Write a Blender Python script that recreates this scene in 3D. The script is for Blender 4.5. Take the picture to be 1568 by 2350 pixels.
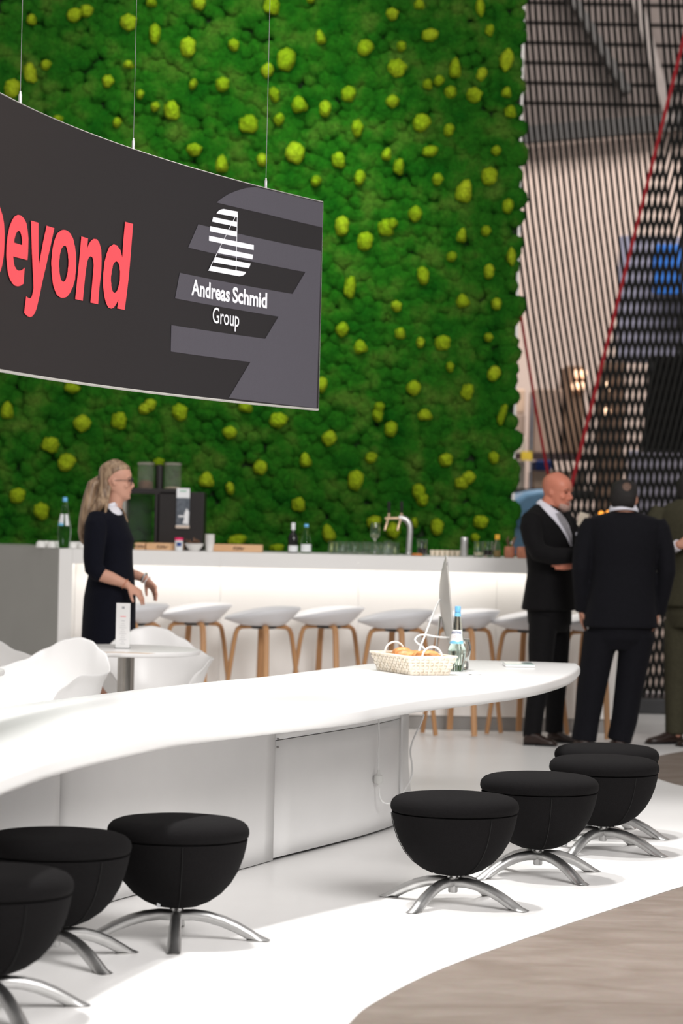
import bpy, bmesh, math, random
import numpy as np
from mathutils import Vector, Matrix, noise as mnoise
from mathutils.bvhtree import BVHTree
from mathutils.geometry import tessellate_polygon

scene = bpy.context.scene
C = scene.collection
for o in list(bpy.data.objects):
    bpy.data.objects.remove(o, do_unlink=True)
random.seed(7)
PI = math.pi

# ------------------------------------------------------------------ camera
FPX, CXP, CYP, ROLL, CAMH = 6200.0, 784.0, 1175.0, 0.022, 1.5
cam = bpy.data.cameras.new('camera')
cam.sensor_fit = 'VERTICAL'
cam.sensor_height = 36.0
cam.sensor_width = 24.0
cam.lens = FPX / 2350.0 * 36.0
cam.clip_end = 200
cam.dof.use_dof = True
cam.dof.focus_distance = 11.2
cam.dof.aperture_fstop = 3.1
camo = bpy.data.objects.new('camera', cam)
C.objects.link(camo)
camo.location = (0, 0, CAMH)
camo.rotation_euler = (PI / 2, -ROLL, 0)
scene.camera = camo

# ------------------------------------------------------------------ world
wd = bpy.data.worlds.new('hall_air')
scene.world = wd
wd.use_nodes = True
wd.node_tree.nodes['Background'].inputs[0].default_value = (1.0, 0.95, 0.92, 1)
wd.node_tree.nodes['Background'].inputs[1].default_value = 0.42

# ------------------------------------------------------------------ lamps of the stand and added fill lights (hung above the picture)
def area(name, loc, target, size, power, color=(1, 1, 1), sy=None, spread=PI):
    l = bpy.data.lights.new(name, 'AREA')
    l.energy = power
    l.color = color
    l.size = size
    if sy:
        l.shape = 'RECTANGLE'
        l.size_y = sy
    l.spread = spread
    o = bpy.data.objects.new(name, l)
    C.objects.link(o)
    o.location = loc
    o.rotation_euler = (Vector(target) - Vector(loc)).to_track_quat('-Z', 'Y').to_euler()
    return o

def spot(name, loc, target, power, angle, blend=0.5, radius=0.08, color=(1, 1, 1)):
    l = bpy.data.lights.new(name, 'SPOT')
    l.energy = power
    l.color = color
    l.spot_size = math.radians(angle)
    l.spot_blend = blend
    l.shadow_soft_size = radius
    o = bpy.data.objects.new(name, l)
    C.objects.link(o)
    o.location = loc
    o.rotation_euler = (Vector(target) - Vector(loc)).to_track_quat('-Z', 'Y').to_euler()
    return o

spot('truss_spot', (-1.75, 9.3, 6.3), (-0.5, 8.3, 0.1), 1500, 56, 0.7, 0.14, (1, 0.985, 0.965))
spot('truss_spot', (-0.75, 11.6, 6.4), (0.5, 11.0, 0.1), 1150, 50, 0.7, 0.14, (1, 0.985, 0.965))
spot('truss_spot', (0.1, 13.2, 6.2), (1.6, 12.4, 0.1), 1000, 44, 0.7, 0.16, (1, 0.985, 0.965))
spot('truss_spot', (-3.2, 11.5, 6.0), (-1.6, 12.6, 0.7), 650, 46, 0.7, 0.2, (1, 0.985, 0.965))
spot('sign_fill_spot', (2.6, 7.0, 5.6), (-0.3, 12.6, 2.3), 260, 26, 0.8, 0.2, (1, 0.98, 1.0))  # added fill from the camera side to brighten the sign face
area('front_fill_light', (5.2, 3.0, 7.0), (0.0, 11.5, 0.4), 6.0, 1350, (1, 0.975, 0.96), 5.0)  # added soft fill standing in for hall light, lifts plinth front and table shade
area('stand_softlight', (-0.2, 14.5, 7.0), (-0.2, 15.0, 0), 5.0, 60, (1, 0.97, 0.94), 4.0)
area('moss_washlight', (-2.4, 17.2, 7.4), (-1.6, 20.5, 2.4), 2.2, 40, (1, 0.97, 0.86), 0.5)
spot('moss_spot', (-0.7, 16.6, 7.6), (-0.8, 20.5, 4.3), 800, 38, 1.0, 0.2, (0.62, 1.0, 0.50))
spot('moss_spot', (0.4, 16.8, 7.4), (-0.05, 20.5, 3.5), 560, 24, 1.0, 0.15, (0.70, 1.0, 0.55))
area('hall_light', (3.0, 26.0, 9.5), (3.2, 33.0, 3.0), 5.0, 950, (1, 0.93, 0.88), 3.0)

# ------------------------------------------------------------------ view
vs = scene.view_settings
scene.display_settings.display_device = 'sRGB'
vs.view_transform = 'Standard'
vs.look = 'None'
vs.exposure = 0.0
vs.gamma = 1.0
vs.use_curve_mapping = False

# ------------------------------------------------------------------ measuring the place
def uv0(px, py):
    u, v = px - CXP, py - CYP
    c, s = math.cos(ROLL), math.sin(ROLL)
    return u * c + v * s, -u * s + v * c

def W(px, py, d):
    u, v = uv0(px, py)
    return Vector((u * d / FPX, d, CAMH - v * d / FPX))

def WZ(px, py, z=0.0):
    u, v = uv0(px, py)
    d = FPX * (CAMH - z) / v
    return Vector((u * d / FPX, d, z))

# ------------------------------------------------------------------ materials
MATS = {}
def mat(name, col, rough=0.5, metal=0.0, var=0.0, vscale=8.0, bump=0.0, bscale=60.0, spec=0.5, trans=0.0, ior=1.45,
        emit=None, estr=0.0, coat=0.0, col2=None, stretch=None, sheen=0.0, alpha=1.0):
    if name in MATS:
        return MATS[name]
    m = bpy.data.materials.new(name)
    m.use_nodes = True
    nt = m.node_tree
    N, L = nt.nodes, nt.links
    b = N['Principled BSDF']
    c4 = (*col, 1)
    b.inputs['Base Color'].default_value = c4
    b.inputs['Roughness'].default_value = rough
    b.inputs['Metallic'].default_value = metal
    b.inputs['Specular IOR Level'].default_value = spec
    b.inputs['IOR'].default_value = ior
    b.inputs['Transmission Weight'].default_value = trans
    b.inputs['Coat Weight'].default_value = coat
    b.inputs['Sheen Weight'].default_value = sheen
    b.inputs['Alpha'].default_value = alpha
    if emit:
        b.inputs['Emission Color'].default_value = (*emit, 1)
        b.inputs['Emission Strength'].default_value = estr
    if var > 0 or bump > 0 or col2:
        tc = N.new('ShaderNodeTexCoord')
        mp = N.new('ShaderNodeMapping')
        L.new(tc.outputs['Object'], mp.inputs['Vector'])
        if stretch:
            mp.inputs['Scale'].default_value = stretch
    if var > 0 or col2:
        n = N.new('ShaderNodeTexNoise')
        n.inputs['Scale'].default_value = vscale
        n.inputs['Detail'].default_value = 5
        L.new(mp.outputs[0], n.inputs['Vector'])
        r = N.new('ShaderNodeValToRGB')
        r.color_ramp.elements[0].position = 0.32
        r.color_ramp.elements[1].position = 0.68
        a = tuple(max(0, x * (1 - var)) for x in col) if not col2 else col
        e = tuple(min(1, x * (1 + var)) for x in col) if not col2 else col2
        r.color_ramp.elements[0].color = (*a, 1)
        r.color_ramp.elements[1].color = (*e, 1)
        L.new(n.outputs['Fac'], r.inputs['Fac'])
        L.new(r.outputs['Color'], b.inputs['Base Color'])
    if bump > 0:
        n2 = N.new('ShaderNodeTexNoise')
        n2.inputs['Scale'].default_value = bscale
        n2.inputs['Detail'].default_value = 4
        L.new(mp.outputs[0], n2.inputs['Vector'])
        bp = N.new('ShaderNodeBump')
        bp.inputs['Strength'].default_value = bump
        bp.inputs['Distance'].default_value = 0.01
        L.new(n2.outputs['Fac'], bp.inputs['Height'])
        L.new(bp.outputs['Normal'], b.inputs['Normal'])
    MATS[name] = m
    return m

# ------------------------------------------------------------------ mesh building
class MB:
    def __init__(self):
        self.v = []
        self.f = []
    def add(self, vs, fs):
        o = len(self.v)
        self.v += [Vector(p) for p in vs]
        self.f += [tuple(i + o for i in f) for f in fs]
        return self
    def box(self, c, s, rz=0.0, M=None):
        x, y, z = s[0] / 2, s[1] / 2, s[2] / 2
        R = Matrix.Rotation(rz, 3, 'Z') if M is None else M
        vs = [R @ Vector((a * x, b * y, e * z)) + Vector(c) for e in (-1, 1) for a, b in ((-1, -1), (1, -1), (1, 1), (-1, 1))]
        return self.add(vs, [(3, 2, 1, 0), (4, 5, 6, 7), (0, 1, 5, 4), (1, 2, 6, 5), (2, 3, 7, 6), (3, 0, 4, 7)])
    def hexa(self, bottom, top):
        return self.add(list(bottom) + list(top), [(3, 2, 1, 0), (4, 5, 6, 7), (0, 1, 5, 4), (1, 2, 6, 5), (2, 3, 7, 6), (3, 0, 4, 7)])
    def lathe(self, prof, seg=32, c=(0, 0, 0), M=None):
        c = Vector(c)
        R = M or Matrix.Identity(3)
        vs, fs = [], []
        for r, z in prof:
            for i in range(seg):
                a = 2 * PI * i / seg
                vs.append(R @ Vector((r * math.cos(a), r * math.sin(a), z)) + c)
        n = len(prof)
        for j in range(n - 1):
            for i in range(seg):
                k = (i + 1) % seg
                fs.append((j * seg + i, j * seg + k, (j + 1) * seg + k, (j + 1) * seg + i))
        if prof[0][0] > 1e-6:
            fs.append(tuple(reversed(range(seg))))
        if prof[-1][0] > 1e-6:
            fs.append(tuple(range((n - 1) * seg, n * seg)))
        return self.add(vs, fs)
    def tube(self, pts, r=None, seg=10, cap=True, ref=(0, 0, 1), round_end=0.0, square=False):
        P = []
        for p in pts:
            if r is not None:
                rr = r if isinstance(r, (tuple, list)) else (r, r)
                P.append((Vector(p), rr[0], rr[1]))
            elif len(p) == 2:
                rr = p[1] if isinstance(p[1], (tuple, list)) else (p[1], p[1])
                P.append((Vector(p[0]), rr[0], rr[1]))
            else:
                P.append((Vector(p[0]), p[1], p[2]))
        if round_end > 0:
            t0 = (P[0][0] - P[1][0]).normalized()
            t1 = (P[-1][0] - P[-2][0]).normalized()
            h, tl = [], []
            for a in (80, 55, 28):
                s, c = math.sin(math.radians(a)), math.cos(math.radians(a))
                h.append((P[0][0] + t0 * P[0][1] * s * round_end, P[0][1] * c, P[0][2] * c))
            for a in (28, 55, 80):
                s, c = math.sin(math.radians(a)), math.cos(math.radians(a))
                tl.append((P[-1][0] + t1 * P[-1][1] * s * round_end, P[-1][1] * c, P[-1][2] * c))
            P = h + P + tl
        ref = Vector(ref)
        n = len(P)
        vs, fs = [], []
        prev = None
        for i, (p, rx, ry) in enumerate(P):
            t = (P[min(i + 1, n - 1)][0] - P[max(i - 1, 0)][0])
            t = t.normalized() if t.length > 1e-9 else Vector((0, 0, 1))
            if prev is None:
                s = t.cross(ref)
                if s.length < 1e-3:
                    s = t.cross(Vector((0, 1, 0)))
                s.normalize()
            else:
                s = prev - t * prev.dot(t)
                s.normalize()
            prev = s
            q = s.cross(t)
            for k in range(seg):
                a = 2 * PI * (k + (0.5 if square else 0)) / seg
                ca, sa = math.cos(a), math.sin(a)
                if square:
                    m = max(abs(ca), abs(sa))
                    ca, sa = ca / m, sa / m
                vs.append(p + s * rx * ca + q * ry * sa)
        for j in range(n - 1):
            for k in range(seg):
                l = (k + 1) % seg
                fs.append((j * seg + k, j * seg + l, (j + 1) * seg + l, (j + 1) * seg + k))
        if cap:
            fs.append(tuple(reversed(range(seg))))
            fs.append(tuple(range((n - 1) * seg, n * seg)))
        return self.add(vs, fs)
    def ell(self, c, r, M=None, seg=20, rings=12):
        R = M or Matrix.Identity(3)
        c = Vector(c)
        vs, fs = [], []
        for j in range(1, rings):
            ph = PI * j / rings
            for i in range(seg):
                a = 2 * PI * i / seg
                vs.append(R @ Vector((r[0] * math.sin(ph) * math.cos(a), r[1] * math.sin(ph) * math.sin(a), -r[2] * math.cos(ph))) + c)
        b = len(vs)
        vs += [R @ Vector((0, 0, -r[2])) + c, R @ Vector((0, 0, r[2])) + c]
        for j in range(rings - 2):
            for i in range(seg):
                k = (i + 1) % seg
                fs.append((j * seg + i, j * seg + k, (j + 1) * seg + k, (j + 1) * seg + i))
        for i in range(seg):
            k = (i + 1) % seg
            fs.append((b, k, i))
            fs.append((b + 1, (rings - 2) * seg + i, (rings - 2) * seg + k))
        return self.add(vs, fs)
    def hloft(self, rings, seg=28, power=2.0, cap=True):
        """horizontal rings (cx, cy, z, half a, half b, yaw)"""
        vs, fs = [], []
        for (cx, cy, z, a, b, yw) in rings:
            c, s = math.cos(yw), math.sin(yw)
            for i in range(seg):
                t = 2 * PI * i / seg
                ct, st = math.cos(t), math.sin(t)
                x = a * math.copysign(abs(ct) ** (2 / power), ct)
                y = b * math.copysign(abs(st) ** (2 / power), st)
                vs.append((cx + c * x - s * y, cy + s * x + c * y, z))
        n = len(rings)
        for j in range(n - 1):
            for i in range(seg):
                k = (i + 1) % seg
                fs.append((j * seg + i, j * seg + k, (j + 1) * seg + k, (j + 1) * seg + i))
        if cap:
            fs.append(tuple(reversed(range(seg))))
            fs.append(tuple(range((n - 1) * seg, n * seg)))
        return self.add(vs, fs)
    def prism(self, poly, z0, z1):
        n = len(poly)
        vs = [(p[0], p[1], z0) for p in poly] + [(p[0], p[1], z1) for p in poly]
        fs = [(i, (i + 1) % n, n + (i + 1) % n, n + i) for i in range(n)]
        fs += [tuple(reversed(range(n))), tuple(range(n, 2 * n))]
        return self.add(vs, fs)
    def mesh(self, name, org=(0, 0, 0)):
        o = Vector(org)
        me = bpy.data.meshes.new(name)
        me.from_pydata([p - o for p in self.v], [], self.f)
        me.update()
        return me
    def build(self, name, m, parent=None, org=(0, 0, 0), smooth=40, bevel=0.0, recalc=True):
        return link(name, self.mesh(name, org), m, parent, smooth, bevel, recalc)

def link(name, me, m, parent=None, smooth=40, bevel=0.0, recalc=True):
    if recalc:
        bm = bmesh.new()
        bm.from_mesh(me)
        bmesh.ops.recalc_face_normals(bm, faces=bm.faces)
        bm.to_mesh(me)
        bm.free()
    if smooth:
        me.polygons.foreach_set('use_smooth', [True] * len(me.polygons))
        me.set_sharp_from_angle(angle=math.radians(smooth))
    if m:
        me.materials.clear()
        me.materials.append(m)
    o = bpy.data.objects.new(name, me)
    C.objects.link(o)
    if parent:
        o.parent = parent
    if bevel:
        b = o.modifiers.new('edge', 'BEVEL')
        b.width = bevel
        b.segments = 3
        b.limit_method = 'ANGLE'
    return o

def tag(o, label, cat, group=None, kind=None):
    if label: o['label'] = label
    if cat: o['category'] = cat
    if group: o['group'] = group
    if kind: o['kind'] = kind
    return o

def thing(name, label, cat, loc=(0, 0, 0), rz=0.0, group=None):
    o = bpy.data.objects.new(name, None)
    C.objects.link(o)
    o.location = loc
    o.rotation_euler = (0, 0, rz)
    o.empty_display_size = 0.1
    return tag(o, label, cat, group)

def dup(root, loc, rz, label):
    r = root.copy()
    C.objects.link(r)
    r.location = loc
    r.rotation_euler = (0, 0, rz)
    r['label'] = label
    for ch in list(root.children):
        c = ch.copy()
        C.objects.link(c)
        c.parent = r
        for g in list(ch.children):
            d = g.copy()
            C.objects.link(d)
            d.parent = c
    return r

def struct(o):
    o['kind'] = 'structure'
    return o

def smoothline(pts, n=6, closed=False):
    """Catmull-Rom through points"""
    P = [Vector(p) for p in pts]
    out = []
    m = len(P)
    rng = range(m) if closed else range(m - 1)
    for i in rng:
        p0 = P[(i - 1) % m] if closed or i > 0 else P[0] * 2 - P[1]
        p1, p2 = P[i], P[(i + 1) % m]
        p3 = P[(i + 2) % m] if closed or i + 2 < m else p2 * 2 - p1
        for k in range(n):
            t = k / n
            out.append(0.5 * ((2 * p1) + (p2 - p0) * t + (2 * p0 - 5 * p1 + 4 * p2 - p3) * t * t + (3 * p1 - p0 - 3 * p2 + p3) * t ** 3))
    if not closed:
        out.append(P[-1])
    return out

def fuse(mb, voxel=0.008, smooth=3, factor=0.5):
    """overlapping closed shapes grown together into one skin"""
    me = mb.mesh('fuse')
    bm = bmesh.new(); bm.from_mesh(me)
    bmesh.ops.recalc_face_normals(bm, faces=bm.faces)
    bm.to_mesh(me); bm.free()
    o = bpy.data.objects.new('fuse', me)
    C.objects.link(o)
    r = o.modifiers.new('r', 'REMESH')
    r.mode = 'VOXEL'
    r.voxel_size = voxel
    r.adaptivity = 0.0
    if smooth:
        s = o.modifiers.new('s', 'SMOOTH')
        s.iterations = smooth
        s.factor = factor
    dg = bpy.context.evaluated_depsgraph_get()
    out = bpy.data.meshes.new_from_object(o.evaluated_get(dg))
    bpy.data.objects.remove(o, do_unlink=True)
    bpy.data.meshes.remove(me)
    return out

def text_mesh(body, bold=0.0, shear=0.0):
    cu = bpy.data.curves.new('lettering', 'FONT')
    cu.body = body
    cu.offset = bold
    cu.shear = shear
    cu.resolution_u = 4
    o = bpy.data.objects.new('lettering', cu)
    C.objects.link(o)
    dg = bpy.context.evaluated_depsgraph_get()
    me = bpy.data.meshes.new_from_object(o.evaluated_get(dg))
    bpy.data.objects.remove(o, do_unlink=True)
    return me

def text_on(body, name, m, parent, w, h, M, bold=0.0, shear=0.0, thick=0.001):
    """lettering w wide, h high (cap height), centred at the origin of M in its xy plane"""
    me = text_mesh(body, bold, shear)
    co = [v.co.copy() for v in me.vertices]
    x0, x1 = min(c.x for c in co), max(c.x for c in co)
    y0, y1 = min(c.y for c in co), max(c.y for c in co)
    for v in me.vertices:
        p = Vector(((v.co.x - (x0 + x1) / 2) / (x1 - x0) * w, (v.co.y - (y0 + y1) / 2) / (y1 - y0) * h, thick))
        v.co = M @ p
    return link(name, me, m, parent, smooth=0, recalc=False)
# ------------------------------------------------------------------ the materials
M_white_floor = mat('white_floor', (0.80, 0.79, 0.78), 0.32, var=0.02, vscale=2.0, bump=0.02, bscale=20)
M_table = mat('white_solid_surface', (0.84, 0.84, 0.835), 0.24)
M_pedestal = mat('white_lacquer', (0.78, 0.775, 0.77), 0.3, var=0.02, vscale=3)
M_bar = mat('bar_white', (0.80, 0.79, 0.775), 0.4, var=0.01, vscale=3)
M_barpanel = mat('bar_panel_white', (0.84, 0.82, 0.795), 0.45, var=0.01, vscale=2)
M_barside = mat('bar_side_shade', (0.36, 0.355, 0.33), 0.5, var=0.03, vscale=3)  # wing is unlit: its shade is put into this darker colour
M_kick = mat('kick_grey', (0.30, 0.29, 0.28), 0.5, var=0.05)
M_black = mat('black_wool', (0.0062, 0.0057, 0.0060), 0.95, var=0.25, vscale=220, bump=0.25, bscale=420, spec=0.12)
M_seam = mat('black_seam', (0.003, 0.003, 0.003), 0.9, var=0.1)
M_chrome = mat('brushed_steel', (0.58, 0.58, 0.575), 0.36, 1.0, var=0.06, vscale=30)
M_steel = mat('steel_column', (0.55, 0.52, 0.48), 0.25, 1.0, var=0.05, vscale=20)
M_shell = mat('white_shell', (0.83, 0.82, 0.81), 0.35, var=0.01, vscale=4)
M_stoolshell = mat('pale_shell', (0.72, 0.72, 0.745), 0.45, var=0.01, vscale=4)
M_oak = mat('oak_bentwood', (0.40, 0.20, 0.085), 0.5, col2=(0.52, 0.285, 0.13), vscale=14, stretch=(1, 1, 0.12), bump=0.05, bscale=40)
M_sign = None
M_red = mat('sign_red', (0.95, 0.075, 0.095), 0.55, var=0.01)
M_print = mat('sign_white', (0.80, 0.81, 0.86), 0.55, var=0.01)
M_alu = mat('aluminium', (0.62, 0.62, 0.60), 0.35, 0.85, var=0.03)
M_glass = mat('clear_glass', (0.95, 0.98, 0.96), 0.02, trans=1.0, ior=1.45, var=0.01)
M_bottle = mat('green_tinted_glass', (0.86, 0.96, 0.90), 0.03, trans=1.0, ior=1.18, var=0.01)
M_darkglass = mat('dark_bottle_glass', (0.006, 0.007, 0.006), 0.08, var=0.1, spec=0.6)
M_cap = mat('blue_cap', (0.16, 0.48, 0.85), 0.4, var=0.02)
M_label = mat('label_white', (0.82, 0.84, 0.86), 0.5, var=0.01)
M_labelblue = mat('label_blue', (0.20, 0.56, 0.84), 0.5, var=0.03)
M_inkblue = mat('ink_blue', (0.03, 0.07, 0.25), 0.5, var=0.02)
M_paper = mat('white_paper', (0.83, 0.82, 0.81), 0.7, var=0.02)
M_ink = mat('grey_ink', (0.35, 0.35, 0.37), 0.7, var=0.02)
M_rattan = mat('pale_splint', (0.70, 0.61, 0.48), 0.6, col2=(0.80, 0.74, 0.64), vscale=30, bump=0.2, bscale=120)
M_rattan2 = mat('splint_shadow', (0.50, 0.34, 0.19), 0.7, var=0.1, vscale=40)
M_bread = mat('bread_crust', (0.44, 0.15, 0.04), 0.4, col2=(0.75, 0.38, 0.14), vscale=22, bump=0.3, bscale=60)
M_cable = mat('white_cable', (0.80, 0.80, 0.79), 0.4, var=0.01)
M_monitor = mat('monitor_aluminium', (0.58, 0.57, 0.54), 0.38, 0.45, var=0.02)
M_screen = mat('monitor_glass', (0.01, 0.01, 0.012), 0.05, var=0.1)
M_wood = mat('pine_crate', (0.62, 0.36, 0.19), 0.6, col2=(0.76, 0.49, 0.28), vscale=10, stretch=(0.2, 1, 2))
M_machine = mat('machine_black', (0.011, 0.008, 0.008), 0.45, var=0.2, vscale=5)
M_machine2 = mat('machine_grey', (0.30, 0.29, 0.26), 0.4, var=0.05)
M_smoke = mat('smoked_glass', (0.86, 0.85, 0.80), 0.04, trans=0.95, ior=1.06, var=0.02)
M_pink = mat('pink_lid', (0.80, 0.02, 0.14), 0.4, var=0.02)
M_copper = mat('terracotta', (0.55, 0.22, 0.13), 0.4, var=0.15, vscale=30)
M_wine = mat('dark_drink', (0.012, 0.006, 0.006), 0.1, var=0.1)
M_yellow = mat('yellow_cap', (0.85, 0.45, 0.03), 0.4, var=0.05)
M_brass = mat('tap_brass', (0.75, 0.55, 0.38), 0.3, 0.8, var=0.05)
M_handle = mat('tap_handle', (0.01, 0.009, 0.009), 0.35, var=0.1)
M_porcelain = mat('porcelain', (0.80, 0.79, 0.77), 0.25, var=0.01)
M_twig = mat('brown_sugar_sticks', (0.16, 0.085, 0.05), 0.7, var=0.3, vscale=40)
M_kraft = mat('kraft_paper', (0.66, 0.55, 0.46), 0.8, var=0.15, vscale=12)
M_cord = mat('black_cord', (0.006, 0.006, 0.005), 0.85, var=0.2, vscale=60)
M_redcord = mat('red_cord', (0.30, 0.006, 0.012), 0.7, var=0.1, vscale=60)
M_skin_w = mat('skin_light', (0.60, 0.32, 0.23), 0.5, var=0.06, vscale=14, spec=0.35)
M_skin_b = mat('skin_ruddy', (0.54, 0.195, 0.125), 0.42, var=0.10, vscale=10, spec=0.4)
M_skin_m = mat('skin_tan', (0.45, 0.22, 0.15), 0.5, var=0.08, vscale=12, spec=0.35)
M_dress = mat('navy_dress', (0.0042, 0.0048, 0.0100), 0.85, var=0.15, vscale=90, bump=0.1, bscale=200, sheen=0.02, spec=0.15)
M_collar = mat('white_collar', (0.78, 0.78, 0.84), 0.7, var=0.02)
M_hair_w = mat('blond_hair', (0.13, 0.075, 0.042), 0.45, col2=(0.42, 0.29, 0.18), vscale=9, stretch=(6, 6, 0.8), bump=0.1, bscale=30)
M_hair_d = mat('dark_short_hair', (0.0065, 0.0045, 0.004), 0.6, var=0.4, vscale=80, bump=0.5, bscale=160)
M_beard = mat('grey_stubble', (0.36, 0.22, 0.18), 0.7, col2=(0.52, 0.36, 0.31), vscale=60, bump=0.3, bscale=200)
M_suit_b = mat('black_suit', (0.0048, 0.0044, 0.0050), 0.8, var=0.15, vscale=60, bump=0.1, bscale=150, sheen=0.02, spec=0.15)
M_suit_n = mat('midnight_suit', (0.0046, 0.0046, 0.0070), 0.8, var=0.15, vscale=60, bump=0.1, bscale=150, sheen=0.02, spec=0.15)
M_suit_o = mat('olive_suit', (0.050, 0.046, 0.028), 0.85, var=0.12, vscale=50, bump=0.1, bscale=150, spec=0.2)
M_shirt = mat('shirt_white', (0.70, 0.69, 0.76), 0.7, var=0.03)
M_tie = mat('grey_tie', (0.26, 0.25, 0.27), 0.5, var=0.15, vscale=60)
M_shoe = mat('dark_leather', (0.022, 0.011, 0.008), 0.3, var=0.2, vscale=30)
M_eye = mat('eye_dark', (0.02, 0.015, 0.012), 0.2, var=0.1)
M_lips = mat('lips', (0.42, 0.15, 0.12), 0.45, var=0.05)
M_plastic = mat('black_plastic', (0.012, 0.012, 0.013), 0.35, var=0.1)
M_cream = mat('cream_card', (0.80, 0.70, 0.56), 0.7, var=0.03)

def floor_brown():
    m = bpy.data.materials.new('stone_laminate')
    m.use_nodes = True
    nt = m.node_tree; N, L = nt.nodes, nt.links
    b = N['Principled BSDF']
    b.inputs['Roughness'].default_value = 0.42
    tc = N.new('ShaderNodeTexCoord')
    mp = N.new('ShaderNodeMapping')
    mp.inputs['Scale'].default_value = (0.9, 2.0, 1)
    mp.inputs['Rotation'].default_value = (0, 0, 0.25)
    L.new(tc.outputs['Object'], mp.inputs['Vector'])
    n1 = N.new('ShaderNodeTexNoise'); n1.inputs['Scale'].default_value = 3.2; n1.inputs['Detail'].default_value = 7; n1.inputs['Roughness'].default_value = 0.6
    n1.inputs['Distortion'].default_value = 0.6
    L.new(mp.outputs[0], n1.inputs['Vector'])
    r = N.new('ShaderNodeValToRGB')
    r.color_ramp.elements[0].position = 0.3; r.color_ramp.elements[0].color = (0.165, 0.128, 0.104, 1)
    r.color_ramp.elements[1].position = 0.72; r.color_ramp.elements[1].color = (0.25, 0.208, 0.18, 1)
    L.new(n1.outputs['Fac'], r.inputs['Fac'])
    n2 = N.new('ShaderNodeTexNoise'); n2.inputs['Scale'].default_value = 60; n2.inputs['Detail'].default_value = 3
    L.new(mp.outputs[0], n2.inputs['Vector'])
    mx = N.new('ShaderNodeMix'); mx.data_type = 'RGBA'; mx.blend_type = 'OVERLAY'; mx.inputs[0].default_value = 0.18
    L.new(r.outputs['Color'], mx.inputs[6]); L.new(n2.outputs['Color'], mx.inputs[7])
    L.new(mx.outputs[2], b.inputs['Base Color'])
    return m
M_brown = floor_brown()

def moss_mat(name, c0, c1, c2, patch):
    m = bpy.data.materials.new(name)
    m.use_nodes = True
    nt = m.node_tree; N, L = nt.nodes, nt.links
    b = N['Principled BSDF']
    b.inputs['Roughness'].default_value = 0.95
    b.inputs['Specular IOR Level'].default_value = 0.1
    g = N.new('ShaderNodeNewGeometry')
    n1 = N.new('ShaderNodeTexNoise'); n1.inputs['Scale'].default_value = patch; n1.inputs['Detail'].default_value = 3
    L.new(g.outputs['Position'], n1.inputs['Vector'])
    r = N.new('ShaderNodeValToRGB')
    e = r.color_ramp.elements
    e[0].position = 0.30; e[0].color = (*c0, 1)
    e[1].position = 0.72; e[1].color = (*c2, 1)
    k = e.new(0.5); k.color = (*c1, 1)
    L.new(n1.outputs['Fac'], r.inputs['Fac'])
    n2 = N.new('ShaderNodeTexNoise'); n2.inputs['Scale'].default_value = 70; n2.inputs['Detail'].default_value = 3
    L.new(g.outputs['Position'], n2.inputs['Vector'])
    mr = N.new('ShaderNodeMapRange'); mr.inputs[1].default_value = 0.3; mr.inputs[2].default_value = 0.7; mr.inputs[3].default_value = 0.6; mr.inputs[4].default_value = 1.45
    L.new(n2.outputs['Fac'], mr.inputs[0])
    mx = N.new('ShaderNodeVectorMath'); mx.operation = 'SCALE'
    L.new(r.outputs['Color'], mx.inputs[0]); L.new(mr.outputs[0], mx.inputs['Scale'])
    L.new(mx.outputs[0], b.inputs['Base Color'])
    bp = N.new('ShaderNodeBump'); bp.inputs['Strength'].default_value = 0.9; bp.inputs['Distance'].default_value = 0.02
    n3 = N.new('ShaderNodeTexNoise'); n3.inputs['Scale'].default_value = 45; n3.inputs['Detail'].default_value = 4
    L.new(g.outputs['Position'], n3.inputs['Vector'])
    L.new(n3.outputs['Fac'], bp.inputs['Height']); L.new(bp.outputs['Normal'], b.inputs['Normal'])
    return m
M_moss = moss_mat('reindeer_moss_green', (0.004, 0.066, 0.003), (0.014, 0.095, 0.005), (0.062, 0.125, 0.015), 4.0)
M_tuft = moss_mat('reindeer_moss_lime', (0.18, 0.27, 0.006), (0.24, 0.33, 0.009), (0.31, 0.38, 0.016), 3.0)
# ------------------------------------------------------------------ floor
mb = MB()
mb.add([(-9, 3, -0.003), (12, 3, -0.003), (12, 36, -0.003), (-9, 36, -0.003)], [(0, 1, 2, 3)])
floor = struct(mb.build('floor', M_brown, smooth=0))
edge_near = [(640, 2520), (720, 2425), (800, 2350), (845, 2309), (952, 2250), (1074, 2199), (1278, 2128), (1431, 2077), (1568, 2033), (1720, 1990),
             (1880, 1945), (1960, 1905), (1900, 1868), (1750, 1838), (1650, 1819), (1568, 1804), (1533, 1795), (1500, 1783), (1470, 1766), (1465, 1750),
             (1500, 1737), (1568, 1723), (1680, 1708), (1900, 1688), (2150, 1672)]
pl = [WZ(x, y) for x, y in edge_near]
pl = smoothline(pl, 5)
poly = [(p.x, p.y) for p in pl]
poly += [(5.2, 23.5), (-8.5, 23.5), (-8.5, 4.0), (-1.2, 4.0)]
mb = MB()
mb.prism(poly, -0.002, 0.0)
floor_white = struct(mb.build('floor_white', M_white_floor, smooth=0))

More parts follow.
